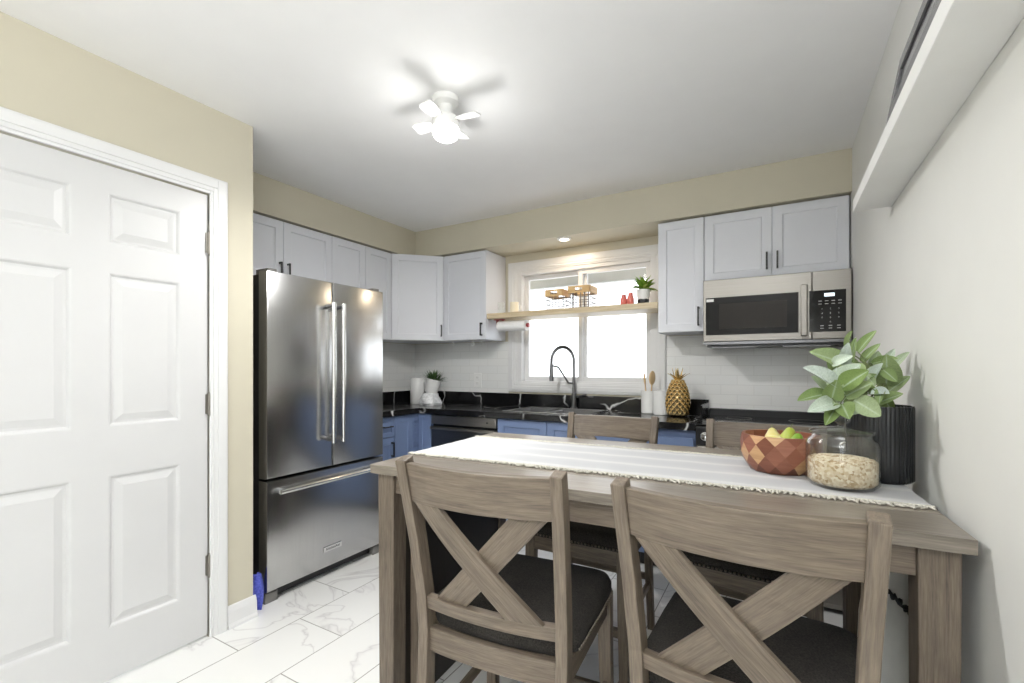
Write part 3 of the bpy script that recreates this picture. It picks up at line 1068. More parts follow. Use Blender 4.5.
# ================================================================== LIGHT FITTINGS
lx, ly = -1.285, 1.63
fan = thing('ceiling_fan_light', (lx, ly, 2.25), 'small white four-blade ceiling fan with a bright round lamp', 'ceiling fan')
MB().lathe([(0, 0.19), (0.058, 0.19), (0.06, 0.182), (0.055, 0.165), (0.03, 0.155), (0.028, 0.115), (0.05, 0.105), (0.06, 0.09), (0.06, 0.055), (0.04, 0.05), (0, 0.05)], (lx, ly, 2.25), 28).build('motor_housing', 'whitematte', fan, smooth=40)
for a in (5, 95, 185, 275):
    aa = R(a)
    m = MB(Matrix.Translation((lx, ly, 2.335)) @ Matrix.Rotation(aa, 4, 'Z') @ Matrix.Rotation(R(14), 4, 'X'))
    n = 8
    top = []
    for i in range(n + 1):
        t = i / n
        hw = 0.016 + 0.015 * math.sin(min(1, t * 1.4) * PI / 2)
        if t > 0.9:
            hw *= 0.8
        top.append((0.05 + 0.115 * t, hw))
    poly = [(x, -y) for x, y in top] + [(x, y) for x, y in reversed(top)]
    m.prism(poly, -0.003, 0.003)
    m.build('blade', 'whitematte', fan, 0.001)
M['lamp'] = emit('lamp_glow', (1.0, 0.98, 0.95, 1), 7.0)
MB().lathe([(0, 0.0), (0.03, 0.003), (0.052, 0.016), (0.06, 0.035), (0.057, 0.052), (0.045, 0.056), (0, 0.056)], (lx, ly, 2.25), 28).build('lamp_globe', 'lamp', fan, smooth=60)
ld = bpy.data.lights.new('lamp_light', 'SPOT')
ld.spot_size = R(180); ld.spot_blend = 0.6; ld.shadow_soft_size = 0.045; ld.energy = 82
ld.color = (1.0, 0.99, 0.975)
lo = bpy.data.objects.new('lamp_light', ld)
COL.objects.link(lo)
lo.parent = fan
lo.location = (0, 0, -0.004)

dl = thing('downlight', (-1.39, 3.18, SB - 0.012), 'small round recessed downlight in the soffit above the window', 'light')
MB().lathe([(0.036, 0.0), (0.052, 0.004), (0.052, 0.012), (0.034, 0.012), (0.036, 0.0)], (-1.39, 3.18, SB - 0.012), 28).build('trim_ring', 'whitematte', dl, smooth=40)
M['warmlamp'] = emit('warm_lamp_glow', (1.0, 0.86, 0.66, 1), 9.0)
MB().lathe([(0, 0.006), (0.034, 0.006), (0.034, 0.0115), (0, 0.0115)], (-1.39, 3.18, SB - 0.012), 24).build('lens', 'warmlamp', dl)
sd = bpy.data.lights.new('downlight_beam', 'AREA')
sd.shape = 'DISK'; sd.size = 0.07; sd.energy = 2.5; sd.color = (1.0, 0.80, 0.58)
so = bpy.data.objects.new('downlight_beam', sd)
COL.objects.link(so); so.parent = dl; so.location = (0, 0, -0.004)

# added fill uplighter, unseen behind the viewpoint, to brighten ceiling and room
ux, uy = -0.12, -0.7
ul = thing('fill_uplighter', (ux, uy, 0), 'added black uplighter for fill light, unseen behind the viewpoint', 'lamp')
MB().lathe([(0, 0), (0.14, 0), (0.14, 0.012), (0.03, 0.022), (0, 0.022)], (ux, uy, 0), 32).build('base', 'black', ul, smooth=40)
MB().tube([(ux, uy, 0.02), (ux, uy, 1.68)], 0.012, 12).build('pole', 'black', ul, smooth=40)
MB().lathe([(0.02, 1.67), (0.06, 1.69), (0.15, 1.78), (0.147, 1.78), (0.058, 1.694), (0.0, 1.69)], (ux, uy, 0), 32).build('lamp_shade', 'black', ul, smooth=40)
pd = bpy.data.lights.new('lamp_glow_light', 'POINT')
pd.energy = 3; pd.shadow_soft_size = 0.055; pd.color = (1.0, 0.99, 0.975)
po = bpy.data.objects.new('lamp_glow_light', pd)
COL.objects.link(po); po.parent = fan; po.location = (0, 0, -0.062)
ad = bpy.data.lights.new('fill_uplight', 'AREA')
ad.shape = 'DISK'; ad.size = 0.24; ad.energy = 64; ad.color = (0.97, 0.985, 1.0)
ao = bpy.data.objects.new('fill_uplight', ad)
COL.objects.link(ao); ao.parent = ul; ao.location = (0, 0, 1.765); ao.rotation_euler = (PI, 0, 0)

# ================================================================== WINDOW SHELF AND WHAT STANDS ON IT
SZ0, SZ1 = 1.636, 1.678
tag(MB().box(-2.060, -0.699, 3.145, YB - 0.026, SZ0, SZ1).build('window_shelf', 'shelfwood', None, 0.003),
    'long pale wooden shelf spanning the window between two wall cabinets', 'shelf')


def wire_basket(x0, x1, y0, y1, z0, h, label):
    c = thing('wire_basket', ((x0 + x1) / 2, (y0 + y1) / 2, z0), label, 'basket', 'wire baskets on the window shelf')
    m = MB(); r = 0.0026
    zt = z0 + h
    for x in [x0 + (x1 - x0) * i / 5 for i in range(6)]:
        for y in (y0, y1):
            m.tube([(x, y, z0 + r), (x, y, zt)], r, 5)
        m.tube([(x, y0, z0 + r), (x, y1, z0 + r)], r, 5)
    for y in [y0 + (y1 - y0) * i / 5 for i in range(1, 5)]:
        for x in (x0, x1):
            m.tube([(x, y, z0 + r), (x, y, zt)], r, 5)
    for k in range(5):
        z = z0 + r + (h - r) * k / 4
        m.tube([(x0, y0, z), (x1, y0, z), (x1, y1, z), (x0, y1, z), (x0, y0, z)], r, 5)
    m.build('wire_frame', 'grey', c)
    w = MB(); t = 0.009; hh = 0.045; cx = (x0 + x1) / 2
    for y in (y0 - t - 0.002, y1 + 0.002):
        w.box(x0 - 0.004, cx - 0.028, y, y + t, zt - hh, zt + 0.006); w.box(cx + 0.028, x1 + 0.004, y, y + t, zt - hh, zt + 0.006)
        w.box(cx - 0.028, cx + 0.028, y, y + t, zt - 0.008, zt + 0.006); w.box(cx - 0.028, cx + 0.028, y, y + t, zt - hh, zt - hh + 0.014)
    for x in (x0 - t - 0.002, x1 + 0.002):
        w.box(x, x + t, y0, y1, zt - hh, zt + 0.006)
    w.build('wooden_band', 'crate', c, 0.001)['label'] = 'golden wooden band with hand slots'
    return c


wire_basket(-1.535, -1.405, 3.17, 3.31, SZ1, 0.145, 'wire basket with golden wood band, left of the pair on the window shelf')
wire_basket(-1.345, -1.19, 3.165, 3.315, SZ1, 0.155, 'wire basket with golden wood band, right of the pair on the window shelf')


def shaker(x, y, h, label):
    c = thing('shaker', (x, y, SZ1), label, 'shaker', 'coral shakers on the window shelf')
    k = h / 0.07
    MB().lathe([(0, 0), (0.020, 0), (0.024, 0.01), (0.023, 0.038 * k), (0.017, 0.05 * k), (0.016, 0.056 * k), (0, 0.056 * k)], (x, y, SZ1), 20).build('body', 'pink', c, smooth=50)
    MB().lathe([(0, 0.056 * k), (0.0165, 0.056 * k), (0.016, 0.066 * k), (0.008, 0.07 * k), (0, 0.07 * k)], (x, y, SZ1), 16).build('cap', 'pink', c, smooth=50)


shaker(-0.945, 3.20, 0.075, 'shorter coral shaker on the window shelf, farther from the leafy plant')
shaker(-0.894, 3.19, 0.085, 'taller coral shaker on the window shelf, next to the leafy plant')


def bush(m, c, n, rad, ll, lw, el=(10, 85), rn=(0, 1)):
    for i in range(n):
        a = random.random() * 2 * PI
        e = R(random.uniform(*el))
        d = Vector((math.cos(a) * math.cos(e), math.sin(a) * math.cos(e), math.sin(e)))
        b = Vector(c) + d * rad * random.uniform(0.1, 0.8)
        m.leaf(b, d + Vector((random.uniform(-.3, .3), random.uniform(-.3, .3), random.uniform(-.2, .3))), ll * random.uniform(0.7, 1.15), lw * random.uniform(0.8, 1.2), random.uniform(0.1, 0.5), random.uniform(*rn))


px, py = -0.812, 3.21
c = thing('potted_plant', (px, py, SZ1), 'small lime green leafy plant in a white pot on the window shelf', 'plant')
MB().lathe([(0, 0), (0.038, 0), (0.04, 0.004), (0.036, 0.012), (0.038, 0.03), (0.034, 0.034), (0, 0.034)], (px, py, SZ1), 24, fn=lambda a, z: 1 + 0.06 * math.sin(6 * a)).build('stand', 'black', c, smooth=40)
MB().lathe([(0, 0.03), (0.036, 0.03), (0.042, 0.05), (0.046, 0.098), (0.042, 0.098), (0.038, 0.085), (0, 0.085)], (px, py, SZ1), 28).build('pot', 'white', c, smooth=40)
m = MB(); bush(m, (px, py, SZ1 + 0.09), 95, 0.055, 0.075, 0.030, (15, 88))
m.build('foliage', 'lime', c, smooth=180)

c = thing('mug', (-1.86, 3.25, SZ1), 'cream mug on the left end of the window shelf', 'mug')
MB().lathe([(0, 0), (0.033, 0), (0.036, 0.004), (0.037, 0.09), (0.034, 0.09), (0.033, 0.008), (0, 0.008)], (-1.86, 3.25, SZ1), 28).build('body', paint('cream_glaze', srgb(238, 230, 208), 0.3, 0.02), c, smooth=40)
MB().tube([Vector((-1.86 + 0.035 + 0.026 * math.sin(PI * i / 10), 3.25, SZ1 + 0.02 + 0.055 * i / 10)) for i in range(11)], 0.004, 8).build('handle', 'white', c, smooth=60)
tag(MB().lathe([(0, 0), (0.027, 0), (0.030, 0.1), (0.0285, 0.1), (0.026, 0.004), (0, 0.004)], (-1.985, 3.25, SZ1), 24).build('drinking_glass', 'glass', None, smooth=40),
    'clear drinking glass on the shelf beside the cream mug', 'glass')

# paper towel under the shelf
c = thing('paper_towel_holder', (-1.86, 3.24, 1.52), 'paper towel roll on a dull red holder hanging under the window shelf', 'paper towel')
M_ = Matrix.Translation((-2.0, 3.24, 1.578)) @ Matrix.Rotation(R(90), 4, 'Y')
MB(M_).lathe([(0.018, 0), (0.043, 0), (0.043, 0.26), (0.018, 0.26), (0.018, 0)], seg=28).build('paper_roll', 'paper', c, smooth=40)
m = MB()
m.tube([(-2.015, 3.24, 1.578), (-1.725, 3.24, 1.578)], 0.006, 8)
m.tube([(-1.735, 3.24, 1.578), (-1.722, 3.24, 1.578)], 0.017, 12)
m.box(-2.02, -2.008, 3.228, 3.252, 1.572, SZ0); m.box(-2.04, -1.95, 3.22, 3.26, SZ0 - 0.006, SZ0)
m.box(-1.967, -1.957, 3.236, 3.244, SZ0 - 0.02, SZ0)
m.build('holder', 'red', c, smooth=40)['label'] = 'dull red holder'

# cup hooks under the cabinet
for (x, y), lb in zip(((-2.45, 3.2), (-2.24, 3.2), (-2.19, 3.26)), ('white cup hook under the cabinet, on the left by the corner cabinet', 'white cup hook under the cabinet, front one of the close pair', 'white cup hook under the cabinet, rear one of the close pair')):
    m = MB()
    m.lathe([(0, -0.003), (0.009, -0.003), (0.009, 0), (0, 0)], (x, y, UBt), 12)
    P = [Vector((x, y, UBt - 0.002)), Vector((x, y, UBt - 0.014))] + [Vector((x + 0.017 * math.sin(R(a)), y, UBt - 0.031 + 0.017 * math.cos(R(a)))) for a in range(0, 250, 20)]
    m.tube(P, 0.0035, 6)
    tag(m.build('cup_hook', 'white', None, smooth=60), lb, 'hook', 'cup hooks')

# outlet
c = thing('wall_outlet', (-2.35, YB - 0.006, 1.09), 'white double wall outlet on the tiled backsplash left of the window', 'outlet')
MB(F_back(YB - 0.006)).rings(-2.39, -2.31, 1.06, 1.19, [(0, 0), (0, 0.004), (0.003, 0.006)]).build('cover_plate', 'whitematte', c)
for z in (1.10, 1.15):
    s_ = MB(F_back(YB - 0.012)).rings(-2.367, -2.333, z - 0.014, z + 0.014, [(0, 0), (0.001, 0.002)]).build('socket', 'white', c)
    Bx('slots', 'grey', s_, (-2.358, -2.356, YB - 0.0145, YB - 0.0138, z - 0.004, z + 0.006), (-2.345, -2.343, YB - 0.0145, YB - 0.0138, z - 0.004, z + 0.006))

# ================================================================== ON THE COUNTER
c = thing('canister', (-2.835, 3.185, CT1), 'plain white canister in the counter corner behind the tilted plant pot', 'canister')
MB().lathe([(0, 0), (0.06, 0), (0.064, 0.005), (0.064, 0.215), (0.06, 0.22), (0, 0.22)], (-2.835, 3.185, CT1), 32).build('body', 'white', c, smooth=40)
MB().lathe([(0, 0.22), (0.061, 0.22), (0.061, 0.228), (0.057, 0.233), (0, 0.233)], (-2.835, 3.185, CT1), 32).build('lid', 'white', c, smooth=40)

ox, oy = -2.635, 3.12
tw = MB()
# crumpled white cloth: rumpled closed mound
prof = [(0, 0), (0.095, 0), (0.105, 0.02), (0.09, 0.055), (0.07, 0.098), (0.03, 0.112), (0, 0.112)]
rr_ = [random.uniform(0.82, 1.12) for _ in range(17)]
tw.lathe(prof, (ox, oy, CT1), 34, fn=lambda a, z: rr_[int(a / (2 * PI) * 17) % 17] * (1 + 0.12 * math.sin(5 * a + 40 * z)))
tag(tw.build('folded_cloth', fabric('white_grey_cloth', srgb(196, 198, 200), srgb(238, 240, 242), 60, 0.8, 0.4), None, smooth=30),
    'crumpled white cloth under the tilted plant pot on the counter', 'cloth')
Tt = Matrix.Translation((ox + 0.005, oy + 0.005, CT1 + 0.105)) @ Matrix.Rotation(R(14), 4, Vector((-0.55, 0.83, 0)))
c = thing('potted_plant', (ox, oy, CT1 + 0.085), 'tilted white pot of dark grassy plant in the counter corner', 'plant')
MB(Tt).lathe([(0, 0), (0.052, 0), (0.056, 0.006), (0.066, 0.105), (0.069, 0.107), (0.069, 0.12), (0.062, 0.12), (0.058, 0.105), (0, 0.105)], seg=32).build('pot', 'white', c, smooth=40)
m = MB(Tt)
for i in range(150):
    a = random.random() * 2 * PI; e = R(random.uniform(25, 85)); rr0 = random.random() * 0.035
    d = Vector((math.cos(a) * math.cos(e), math.sin(a) * math.cos(e), math.sin(e)))
    m.leaf((rr0 * math.cos(a), rr0 * math.sin(a), 0.10), d, random.uniform(0.07, 0.12), 0.009, random.uniform(0, 0.35), random.random(), n=4)
m.build('foliage', 'grass', c, smooth=180)


def crock(x, y, r, h, name, label):
    return tag(MB().lathe([(0, 0), (r - 0.004, 0), (r, 0.004), (r, h), (r - 0.006, h), (r - 0.007, 0.01), (0, 0.01)], (x, y, CT1), 32).build(name, 'white', None, smooth=40), label, 'crock', 'white crocks by the window')


crock(-0.805, 3.33, 0.050, 0.16, 'utensil_crock', 'white crock of wooden spoons, the left of two beside the window')
crock(-0.70, 3.27, 0.056, 0.165, 'utensil_crock', 'empty-looking wide white crock against the gold pineapple')


def spoon(bx, by, tx, ty, tz, ln, w, lb):
    m = MB()
    a = Vector((bx, by, CT1 + 0.018)); b = Vector((tx, ty, tz)); d = (b - a).normalized()
    m.tube([a, a + d * (ln * 0.72)], [0.0055, 0.0045], 8)
    c0 = a + d * (ln * 0.82)
    Tq = Matrix.Translation(c0) @ d.to_track_quat('Z', 'Y').to_matrix().to_4x4()
    o_ = m.T; m.T = Tq; m.ball((0, 0, 0), ln * 0.18, 14, (w, 0.16, 1)); m.T = o_
    tag(m.build('wooden_spoon', 'spoonwood', None, smooth=50), lb, 'spoon', 'wooden spoons in the white crock')


spoon(-0.795, 3.335, -0.775, 3.325, CT1 + 0.30, 0.285, 0.66, 'broad round wooden spoon, right one in the white crock')
spoon(-0.81, 3.325, -0.835, 3.32, CT1 + 0.30, 0.275, 0.3, 'narrow wooden paddle leaning left in the white crock')

# gold pineapple
gx, gy = -0.585, 3.22
c = thing('pineapple_ornament', (gx, gy, CT1), 'gold pineapple ornament on the counter beside the stove', 'ornament')
prof = []
for i in range(15):
    t = i / 14
    prof.append((0.067 * (math.sin(PI * (0.27 + 0.66 * t)) ** 0.8) if 0 < i < 14 else (0.045 if i == 0 else 0.03), 0.24 * t))
b = MB(); b.lathe([(0, 0)] + prof + [(0, 0.24)], (gx, gy, CT1), 32)
b.build('core', 'gold', c, smooth=60)
sc_ = MB()
for k in range(11):
    t = 0.06 + 0.86 * k / 10
    r = 0.067 * (math.sin(PI * (0.27 + 0.66 * t)) ** 0.8)
    n = 13
    for i in range(n):
        a = 2 * PI * (i + 0.5 * (k % 2)) / n
        d = Vector((math.cos(a), math.sin(a), 0.55))
        base = Vector((gx, gy, CT1 + 0.24 * t - 0.008)) + Vector((math.cos(a), math.sin(a), 0)) * (r - 0.002)
        sc_.leaf(base, Vector((math.cos(a) * 0.22, math.sin(a) * 0.22, 1)), 0.033, 0.036, -0.05, 0.5, nrm=Vector((math.cos(a), math.sin(a), 0)), n=5, oval=True)
sc_.build('scales', 'gold', c, smooth=180, solid=0.0015)
cr = MB()
for i in range(9):
    a = 2 * PI * i / 9
    cr.leaf((gx + 0.012 * math.cos(a), gy + 0.012 * math.sin(a), CT1 + 0.225), (math.cos(a) * 0.36, math.sin(a) * 0.36, 1), 0.10 if i % 2 else 0.08, 0.020, -0.1 if i % 2 else 0.5, 0.5, n=6)
cr.build('crown', 'gold', c, smooth=180, solid=0.002)

# ================================================================== DINING TABLE
TH = 0.91
tb = thing('dining_table', (0, 0, 0), 'counter-height weathered grey-brown wooden dining table', 'table')
HX, HY_ = 0.77, 0.435
m = MB()
# five boards side by side make the top; ends flush
nb = 5
for i in range(nb):
    y0 = -HY_ + 2 * HY_ * i / nb; y1 = -HY_ + 2 * HY_ * (i + 1) / nb
    m.box(-HX, HX, y0, y1 - (0.0008 if i < nb - 1 else 0), TH - 0.03, TH)
m.build('tabletop', 'woodtop', tb, 0.0015)
lxx, lyy, lw_ = HX - 0.05, HY_ - 0.055, 0.068
for sx in (-1, 1):
    for sy in (-1, 1):
        l = MB()
        l.sweep([(sx * lxx, sy * lyy, 0), (sx * lxx, sy * lyy, TH - 0.03)], [(0.062, 0.062), (lw_, lw_)])
        l.build('leg', 'wood', tb, 0.003)
Bx('gate_leg', 'wood', tb, -lxx - 0.028 + 0.03, -lxx + 0.052, -lyy + 0.07, -lyy + 0.12, 0, TH - 0.1, bevel=0.003)
Bx('end_panel', 'darkwood', tb, -lxx + 0.0, -lxx + 0.022, -lyy + lw_ / 2, lyy - lw_ / 2, 0.02, TH - 0.098)['label'] = 'dark end panel'
for sy in (-1, 1):
    Bx('apron', 'wood', tb, -lxx + lw_ / 2, lxx - lw_ / 2, sy * (lyy + 0.012) - 0.011, sy * (lyy + 0.012) + 0.011, TH - 0.098, TH - 0.03, bevel=0.002)
for sx in (-1, 1):
    Bx('apron', 'wood', tb, sx * (lxx + 0.012) - 0.011, sx * (lxx + 0.012) + 0.011, -lyy + lw_ / 2, lyy - lw_ / 2, TH - 0.098, TH - 0.03, bevel=0.002)
TROT = math.atan2(0.0558, 0.99844)
TC = Vector((-0.464, 1.597, 0))
place(tb, TC, TROT)


def TL(x, y, z=TH):
    return TC + Matrix.Rotation(TROT, 3, 'Z') @ Vector((x, y, z))


# runner
def runner_mat():
    t = NT('white_striped_runner')
    v = t.coord('Object')
    sp = t.n('ShaderNodeSeparateXYZ'); t.l(v, sp.inputs[0])
    wv = t.noise(v, 420, 2)
    st_ = t.n('ShaderNodeTexWave', wave_type='BANDS', bands_direction='Y'); st_.inputs['Scale'].default_value = 2.4
    st_.inputs['Distortion'].default_value = 0.3
    t.l(v, st_.inputs['Vector'])
    c_ = t.ramp(st_.outputs[0], [(0.0, srgb(184, 185, 188)), (0.8, srgb(188, 189, 191)), (0.97, srgb(200, 200, 200))])
    t.l(c_, t.b.inputs['Base Color'])
    t.setp(Roughness=0.95)
    t.bump(wv, 0.4, 0.001)
    return t.m


rn = thing('table_runner', (0, 0, TH), 'long white woven table runner with cream fringe lying on the table', 'runner')
m = MB()
RX0, RX1, RY0, RY1 = -0.768, 0.768, -0.215, 0.25
nx, ny = 60, 14
top = [[m.v((RX0 + (RX1 - RX0) * i / nx, RY0 + (RY1 - RY0) * j / ny, TH + 0.0035 + 0.0012 * math.sin(i * 0.9 + j) * math.sin(j * 1.3))) for j in range(ny + 1)] for i in range(nx + 1)]
bot = [[m.v((RX0 + (RX1 - RX0) * i / nx, RY0 + (RY1 - RY0) * j / ny, TH + 0.0003)) for j in range(ny + 1)] for i in range(nx + 1)]
for i in range(nx):
    for j in range(ny):
        m.f([top[i][j], top[i + 1][j], top[i + 1][j + 1], top[i][j + 1]])
        m.f([bot[i][j], bot[i][j + 1], bot[i + 1][j + 1], bot[i + 1][j]])
for i in range(nx):
    m.f([top[i][0], bot[i][0], bot[i + 1][0], top[i + 1][0]]); m.f([top[i][ny], top[i + 1][ny], bot[i + 1][ny], bot[i][ny]])
for j in range(ny):
    m.f([top[0][j], top[0][j + 1], bot[0][j + 1], bot[0][j]]); m.f([top[nx][j], bot[nx][j], bot[nx][j + 1], top[nx][j + 1]])
m.build('cloth', runner_mat(), rn, smooth=60)
for yy, sg in ((RY0, -1), (RY1, 1)):
    f_ = MB()
    x = RX0
    while x < RX1 - 0.012:
        ln = random.uniform(0.014, 0.030)
        p0_ = Vector((x, yy - sg * 0.002, TH + 0.004)); p1_ = Vector((x + random.uniform(-0.006, 0.006), yy + sg * ln * 0.6, TH + 0.0045)); p2_ = Vector((x + random.uniform(-0.01, 0.01), yy + sg * ln, TH + 0.003))
        f_.tube([p0_, p1_, p2_], [0.0026, 0.0034, 0.0018], 5)
        x += random.uniform(0.006, 0.010)
    f_.tube([(RX0, yy, TH + 0.004), ((RX0 + RX1) / 2, yy, TH + 0.004), (RX1, yy, TH + 0.004)], 0.0035, 6)
    f_.build('fringe', 'lace', rn, smooth=60)
rn.location = TC + Vector((0, 0, TH)); rn.rotation_euler = (0, 0, TROT)
RZ = TH + 0.0052

# bowl
bx_, by_ = 0.003, 1.695
bw = MB()
R0 = 0.118
levels = [(0.085, 0.0), (0.103, 0.026), (0.113, 0.056), (0.114, 0.088), (0.111, 0.114)]
nseg = 13
grid = []
for li, (r, z) in enumerate(levels):
    ring = []
    for k in range(nseg):
        a = 2 * PI * (k + 0.5 * (li % 2)) / nseg
        ring.append((bx_ + r * math.cos(a), by_ + r * math.sin(a), RZ + z))
    grid.append(ring)


def facet(mb, pts, key=None):
    rg = random.Random(str(key)) if key else random
    rv = rg.choice((0.2, 0.35, 0.45, 0.5, 0.55, 0.7, 0.95, 1.0))
    if key and key[0] == 0:
        rv = 0.1
    o = rg.random() * 5
    vs = [mb.v(p, (p[2] * 3 + o, (p[0] + p[1]) + o, rv)) for p in pts]
    mb.f(vs)


for li in range(4):
    A, B_ = grid[li], grid[li + 1]
    for k in range(nseg):
        k2 = (k + 1) % nseg
        if li % 2 == 0:
            facet(bw, [A[k], A[k2], B_[k]], (li, k)); facet(bw, [B_[k], A[k2], B_[k2]], (li + 1, k))
        else:
            facet(bw, [A[k], B_[k2], B_[k]], (li + 1, k)); facet(bw, [A[k], A[k2], B_[k2]], (li, k))
inner = [(0.103, 0.114), (0.102, 0.09), (0.09, 0.062), (0.0, 0.058)]
prev = grid[-1]
for r, z in inner:
    if r == 0:
        for k in range(nseg):
            facet(bw, [prev[k], prev[(k + 1) % nseg], (bx_, by_, RZ + z)])
    else:
        off_ = 0.5 * (4 % 2)
        cur = [(bx_ + r * math.cos(2 * PI * (k + off_) / nseg), by_ + r * math.sin(2 * PI * (k + off_) / nseg), RZ + z) for k in range(nseg)]
        for k in range(nseg):
            facet(bw, [prev[k], prev[(k + 1) % nseg], cur[(k + 1) % nseg], cur[k]])
        prev = cur
for k in range(nseg):
    facet(bw, [grid[0][k], (bx_, by_, RZ), grid[0][(k + 1) % nseg]])
tag(bw.build('wooden_bowl', 'acacia', None), 'round faceted reddish patchwork wooden bowl holding green fruit on the runner', 'bowl')


def pear(x, y, s_, mt, lb, tilt, az, name='pear'):
    Tq = Matrix.Translation((x, y, RZ + 0.0605 + 0.028 * s_)) @ Matrix.Rotation(az, 4, 'Z') @ Matrix.Rotation(R(tilt), 4, 'Y') @ Matrix.Scale(s_, 4)
    c = thing(name, (x, y, RZ + 0.06), lb, 'fruit', 'green and yellow fruit in the wooden bowl')
    MB(Tq).lathe([(0, -0.028), (0.014, -0.026), (0.026, -0.012), (0.029, 0.002), (0.025, 0.018), (0.017, 0.032), (0.012, 0.042), (0.006, 0.047), (0, 0.046)], seg=20).build('flesh', mt, c, smooth=180)
    MB(Tq).tube([(0, 0, 0.045), (0.001, 0, 0.053), (0.004, 0, 0.060)], 0.0014, 6).build('stem', 'stem', c, smooth=60)


pear(bx_ - 0.012, by_ - 0.045, 0.95, fruitmat('pale_yellow_skin', srgb(222, 212, 130), srgb(240, 228, 180)), 'pale yellow pear lying leftmost in the wooden bowl', 75, R(200))
pear(bx_ + 0.022, by_ + 0.005, 1.0, fruitmat('lime_skin', srgb(164, 178, 62), srgb(206, 206, 110)), 'upright lime green pear standing highest in the wooden bowl', 8, 0)
pear(bx_ + 0.043, by_ - 0.043, 0.85, fruitmat('green_skin', srgb(110, 156, 40), srgb(158, 188, 70)), 'small deep green pear in the wooden bowl', 12, R(40))
pear(bx_ - 0.02, by_ + 0.042, 0.9, fruitmat('creamy_skin', srgb(216, 204, 128), srgb(238, 224, 170)), 'cream yellow pear at the back of the wooden bowl', 25, R(100))

# jar and oats
jx, jy = 0.150, 1.556
jr = 0.085
jar = thing('glass_jar', (jx, jy, RZ), 'clear glass jar with knobbed lid holding oats, in front of the dark vase', 'jar')
outer = [(0, 0), (0.074, 0), (jr, 0.012), (jr, 0.112), (jr - 0.004, 0.124), (jr - 0.014, 0.133), (jr - 0.016, 0.143)]
inn = [(jr - 0.019, 0.143), (jr - 0.017, 0.132), (jr - 0.007, 0.122), (jr - 0.003, 0.111), (jr - 0.003, 0.014), (0.072, 0.005), (0, 0.005)]
MB().lathe(outer + inn, (jx, jy, RZ), 48).build('vessel', 'glass', jar, smooth=40)
MB().lathe([(0, 0.1445), (jr - 0.010, 0.1445), (jr - 0.008, 0.149), (jr - 0.018, 0.155), (0.03, 0.160), (0.010, 0.162), (0.009, 0.168), (0.018, 0.175), (0.021, 0.184), (0.016, 0.192), (0, 0.195)], (jx, jy, RZ), 40).build('lid', 'glass', jar, smooth=40)
oat = MB()
oat.lathe([(0, 0.006), (0.070, 0.006), (jr - 0.005, 0.016), (jr - 0.005, 0.070), (0.06, 0.077), (0.03, 0.082), (0, 0.080)], (jx, jy, RZ), 40, fn=lambda a, z: 1.0)
for i in range(420):
    a = random.random() * 2 * PI; r = math.sqrt(random.random()) * (jr - 0.012)
    z = 0.0815 - 0.011 * (r / jr) ** 2
    oat.ball((jx + r * math.cos(a), jy + r * math.sin(a), RZ + z), 0.0042, 6, (1, 0.8, 0.45))
tag(oat.build('rolled_oats', 'oats', None, smooth=180), 'pale rolled oats filling the lower half of the glass jar', 'oats', None, 'stuff')

# vase with ribbed wall
vx, vy, vr = 0.254, 1.705, 0.078
vs_ = MB()
hh = 0.215
prof = [(0, 0), (vr - 0.006, 0), (vr, 0.006)] + [(vr, 0.006 + (hh - 0.012) * i / 10) for i in range(1, 11)] + [(vr - 0.002, hh), (vr - 0.006, hh), (vr - 0.007, 0.02), (0, 0.015)]
vs_.lathe(prof, (vx, vy, RZ), 288, fn=lambda a, z: 1 + 0.020 * abs(math.cos(24 * a)))
tag(vs_.build('ribbed_vase', 'vasegrey', None, smooth=60), 'black ribbed cylinder vase at the wall end of the table', 'vase')

# foliage in the vase
gp = thing('foliage_stems', (vx, vy, RZ + 0.02), 'spray of sage green lamb-ear leaves standing in the black vase', 'plant')
stm = MB(); lv = MB()
neck = Vector((vx - 0.02, vy - 0.01, RZ + hh))
A_ = Vector((-math.sin(math.atan(267 / 461)), math.cos(math.atan(267 / 461)), 0)); Rr = Vector((A_.y, -A_.x, 0))


def P(u, v, d):
    p = A_ * d + Rr * ((u - 512) / 461 * d)
    return Vector((p.x, p.y, 1.24 - (v - 367.5) / 461 * d))


stems = [((846, 372), 1.36), ((828, 388), 1.33), ((838, 408), 1.30), ((868, 366), 1.38), ((886, 384), 1.35), ((862, 396), 1.32), ((890, 362), 1.42)]
for (u, v), d in stems:
    tip = P(u, v, d)
    midp = neck.lerp(tip, 0.5) + Vector((0, 0, 0.03))
    b0 = Vector((vx + random.uniform(-.03, .03), vy + random.uniform(-.03, .03), RZ + 0.03))
    stm.tube([b0, neck + Vector((random.uniform(-.02, .02), random.uniform(-.02, .02), 0)), midp, tip], [0.003, 0.003, 0.0025, 0.002], 7)
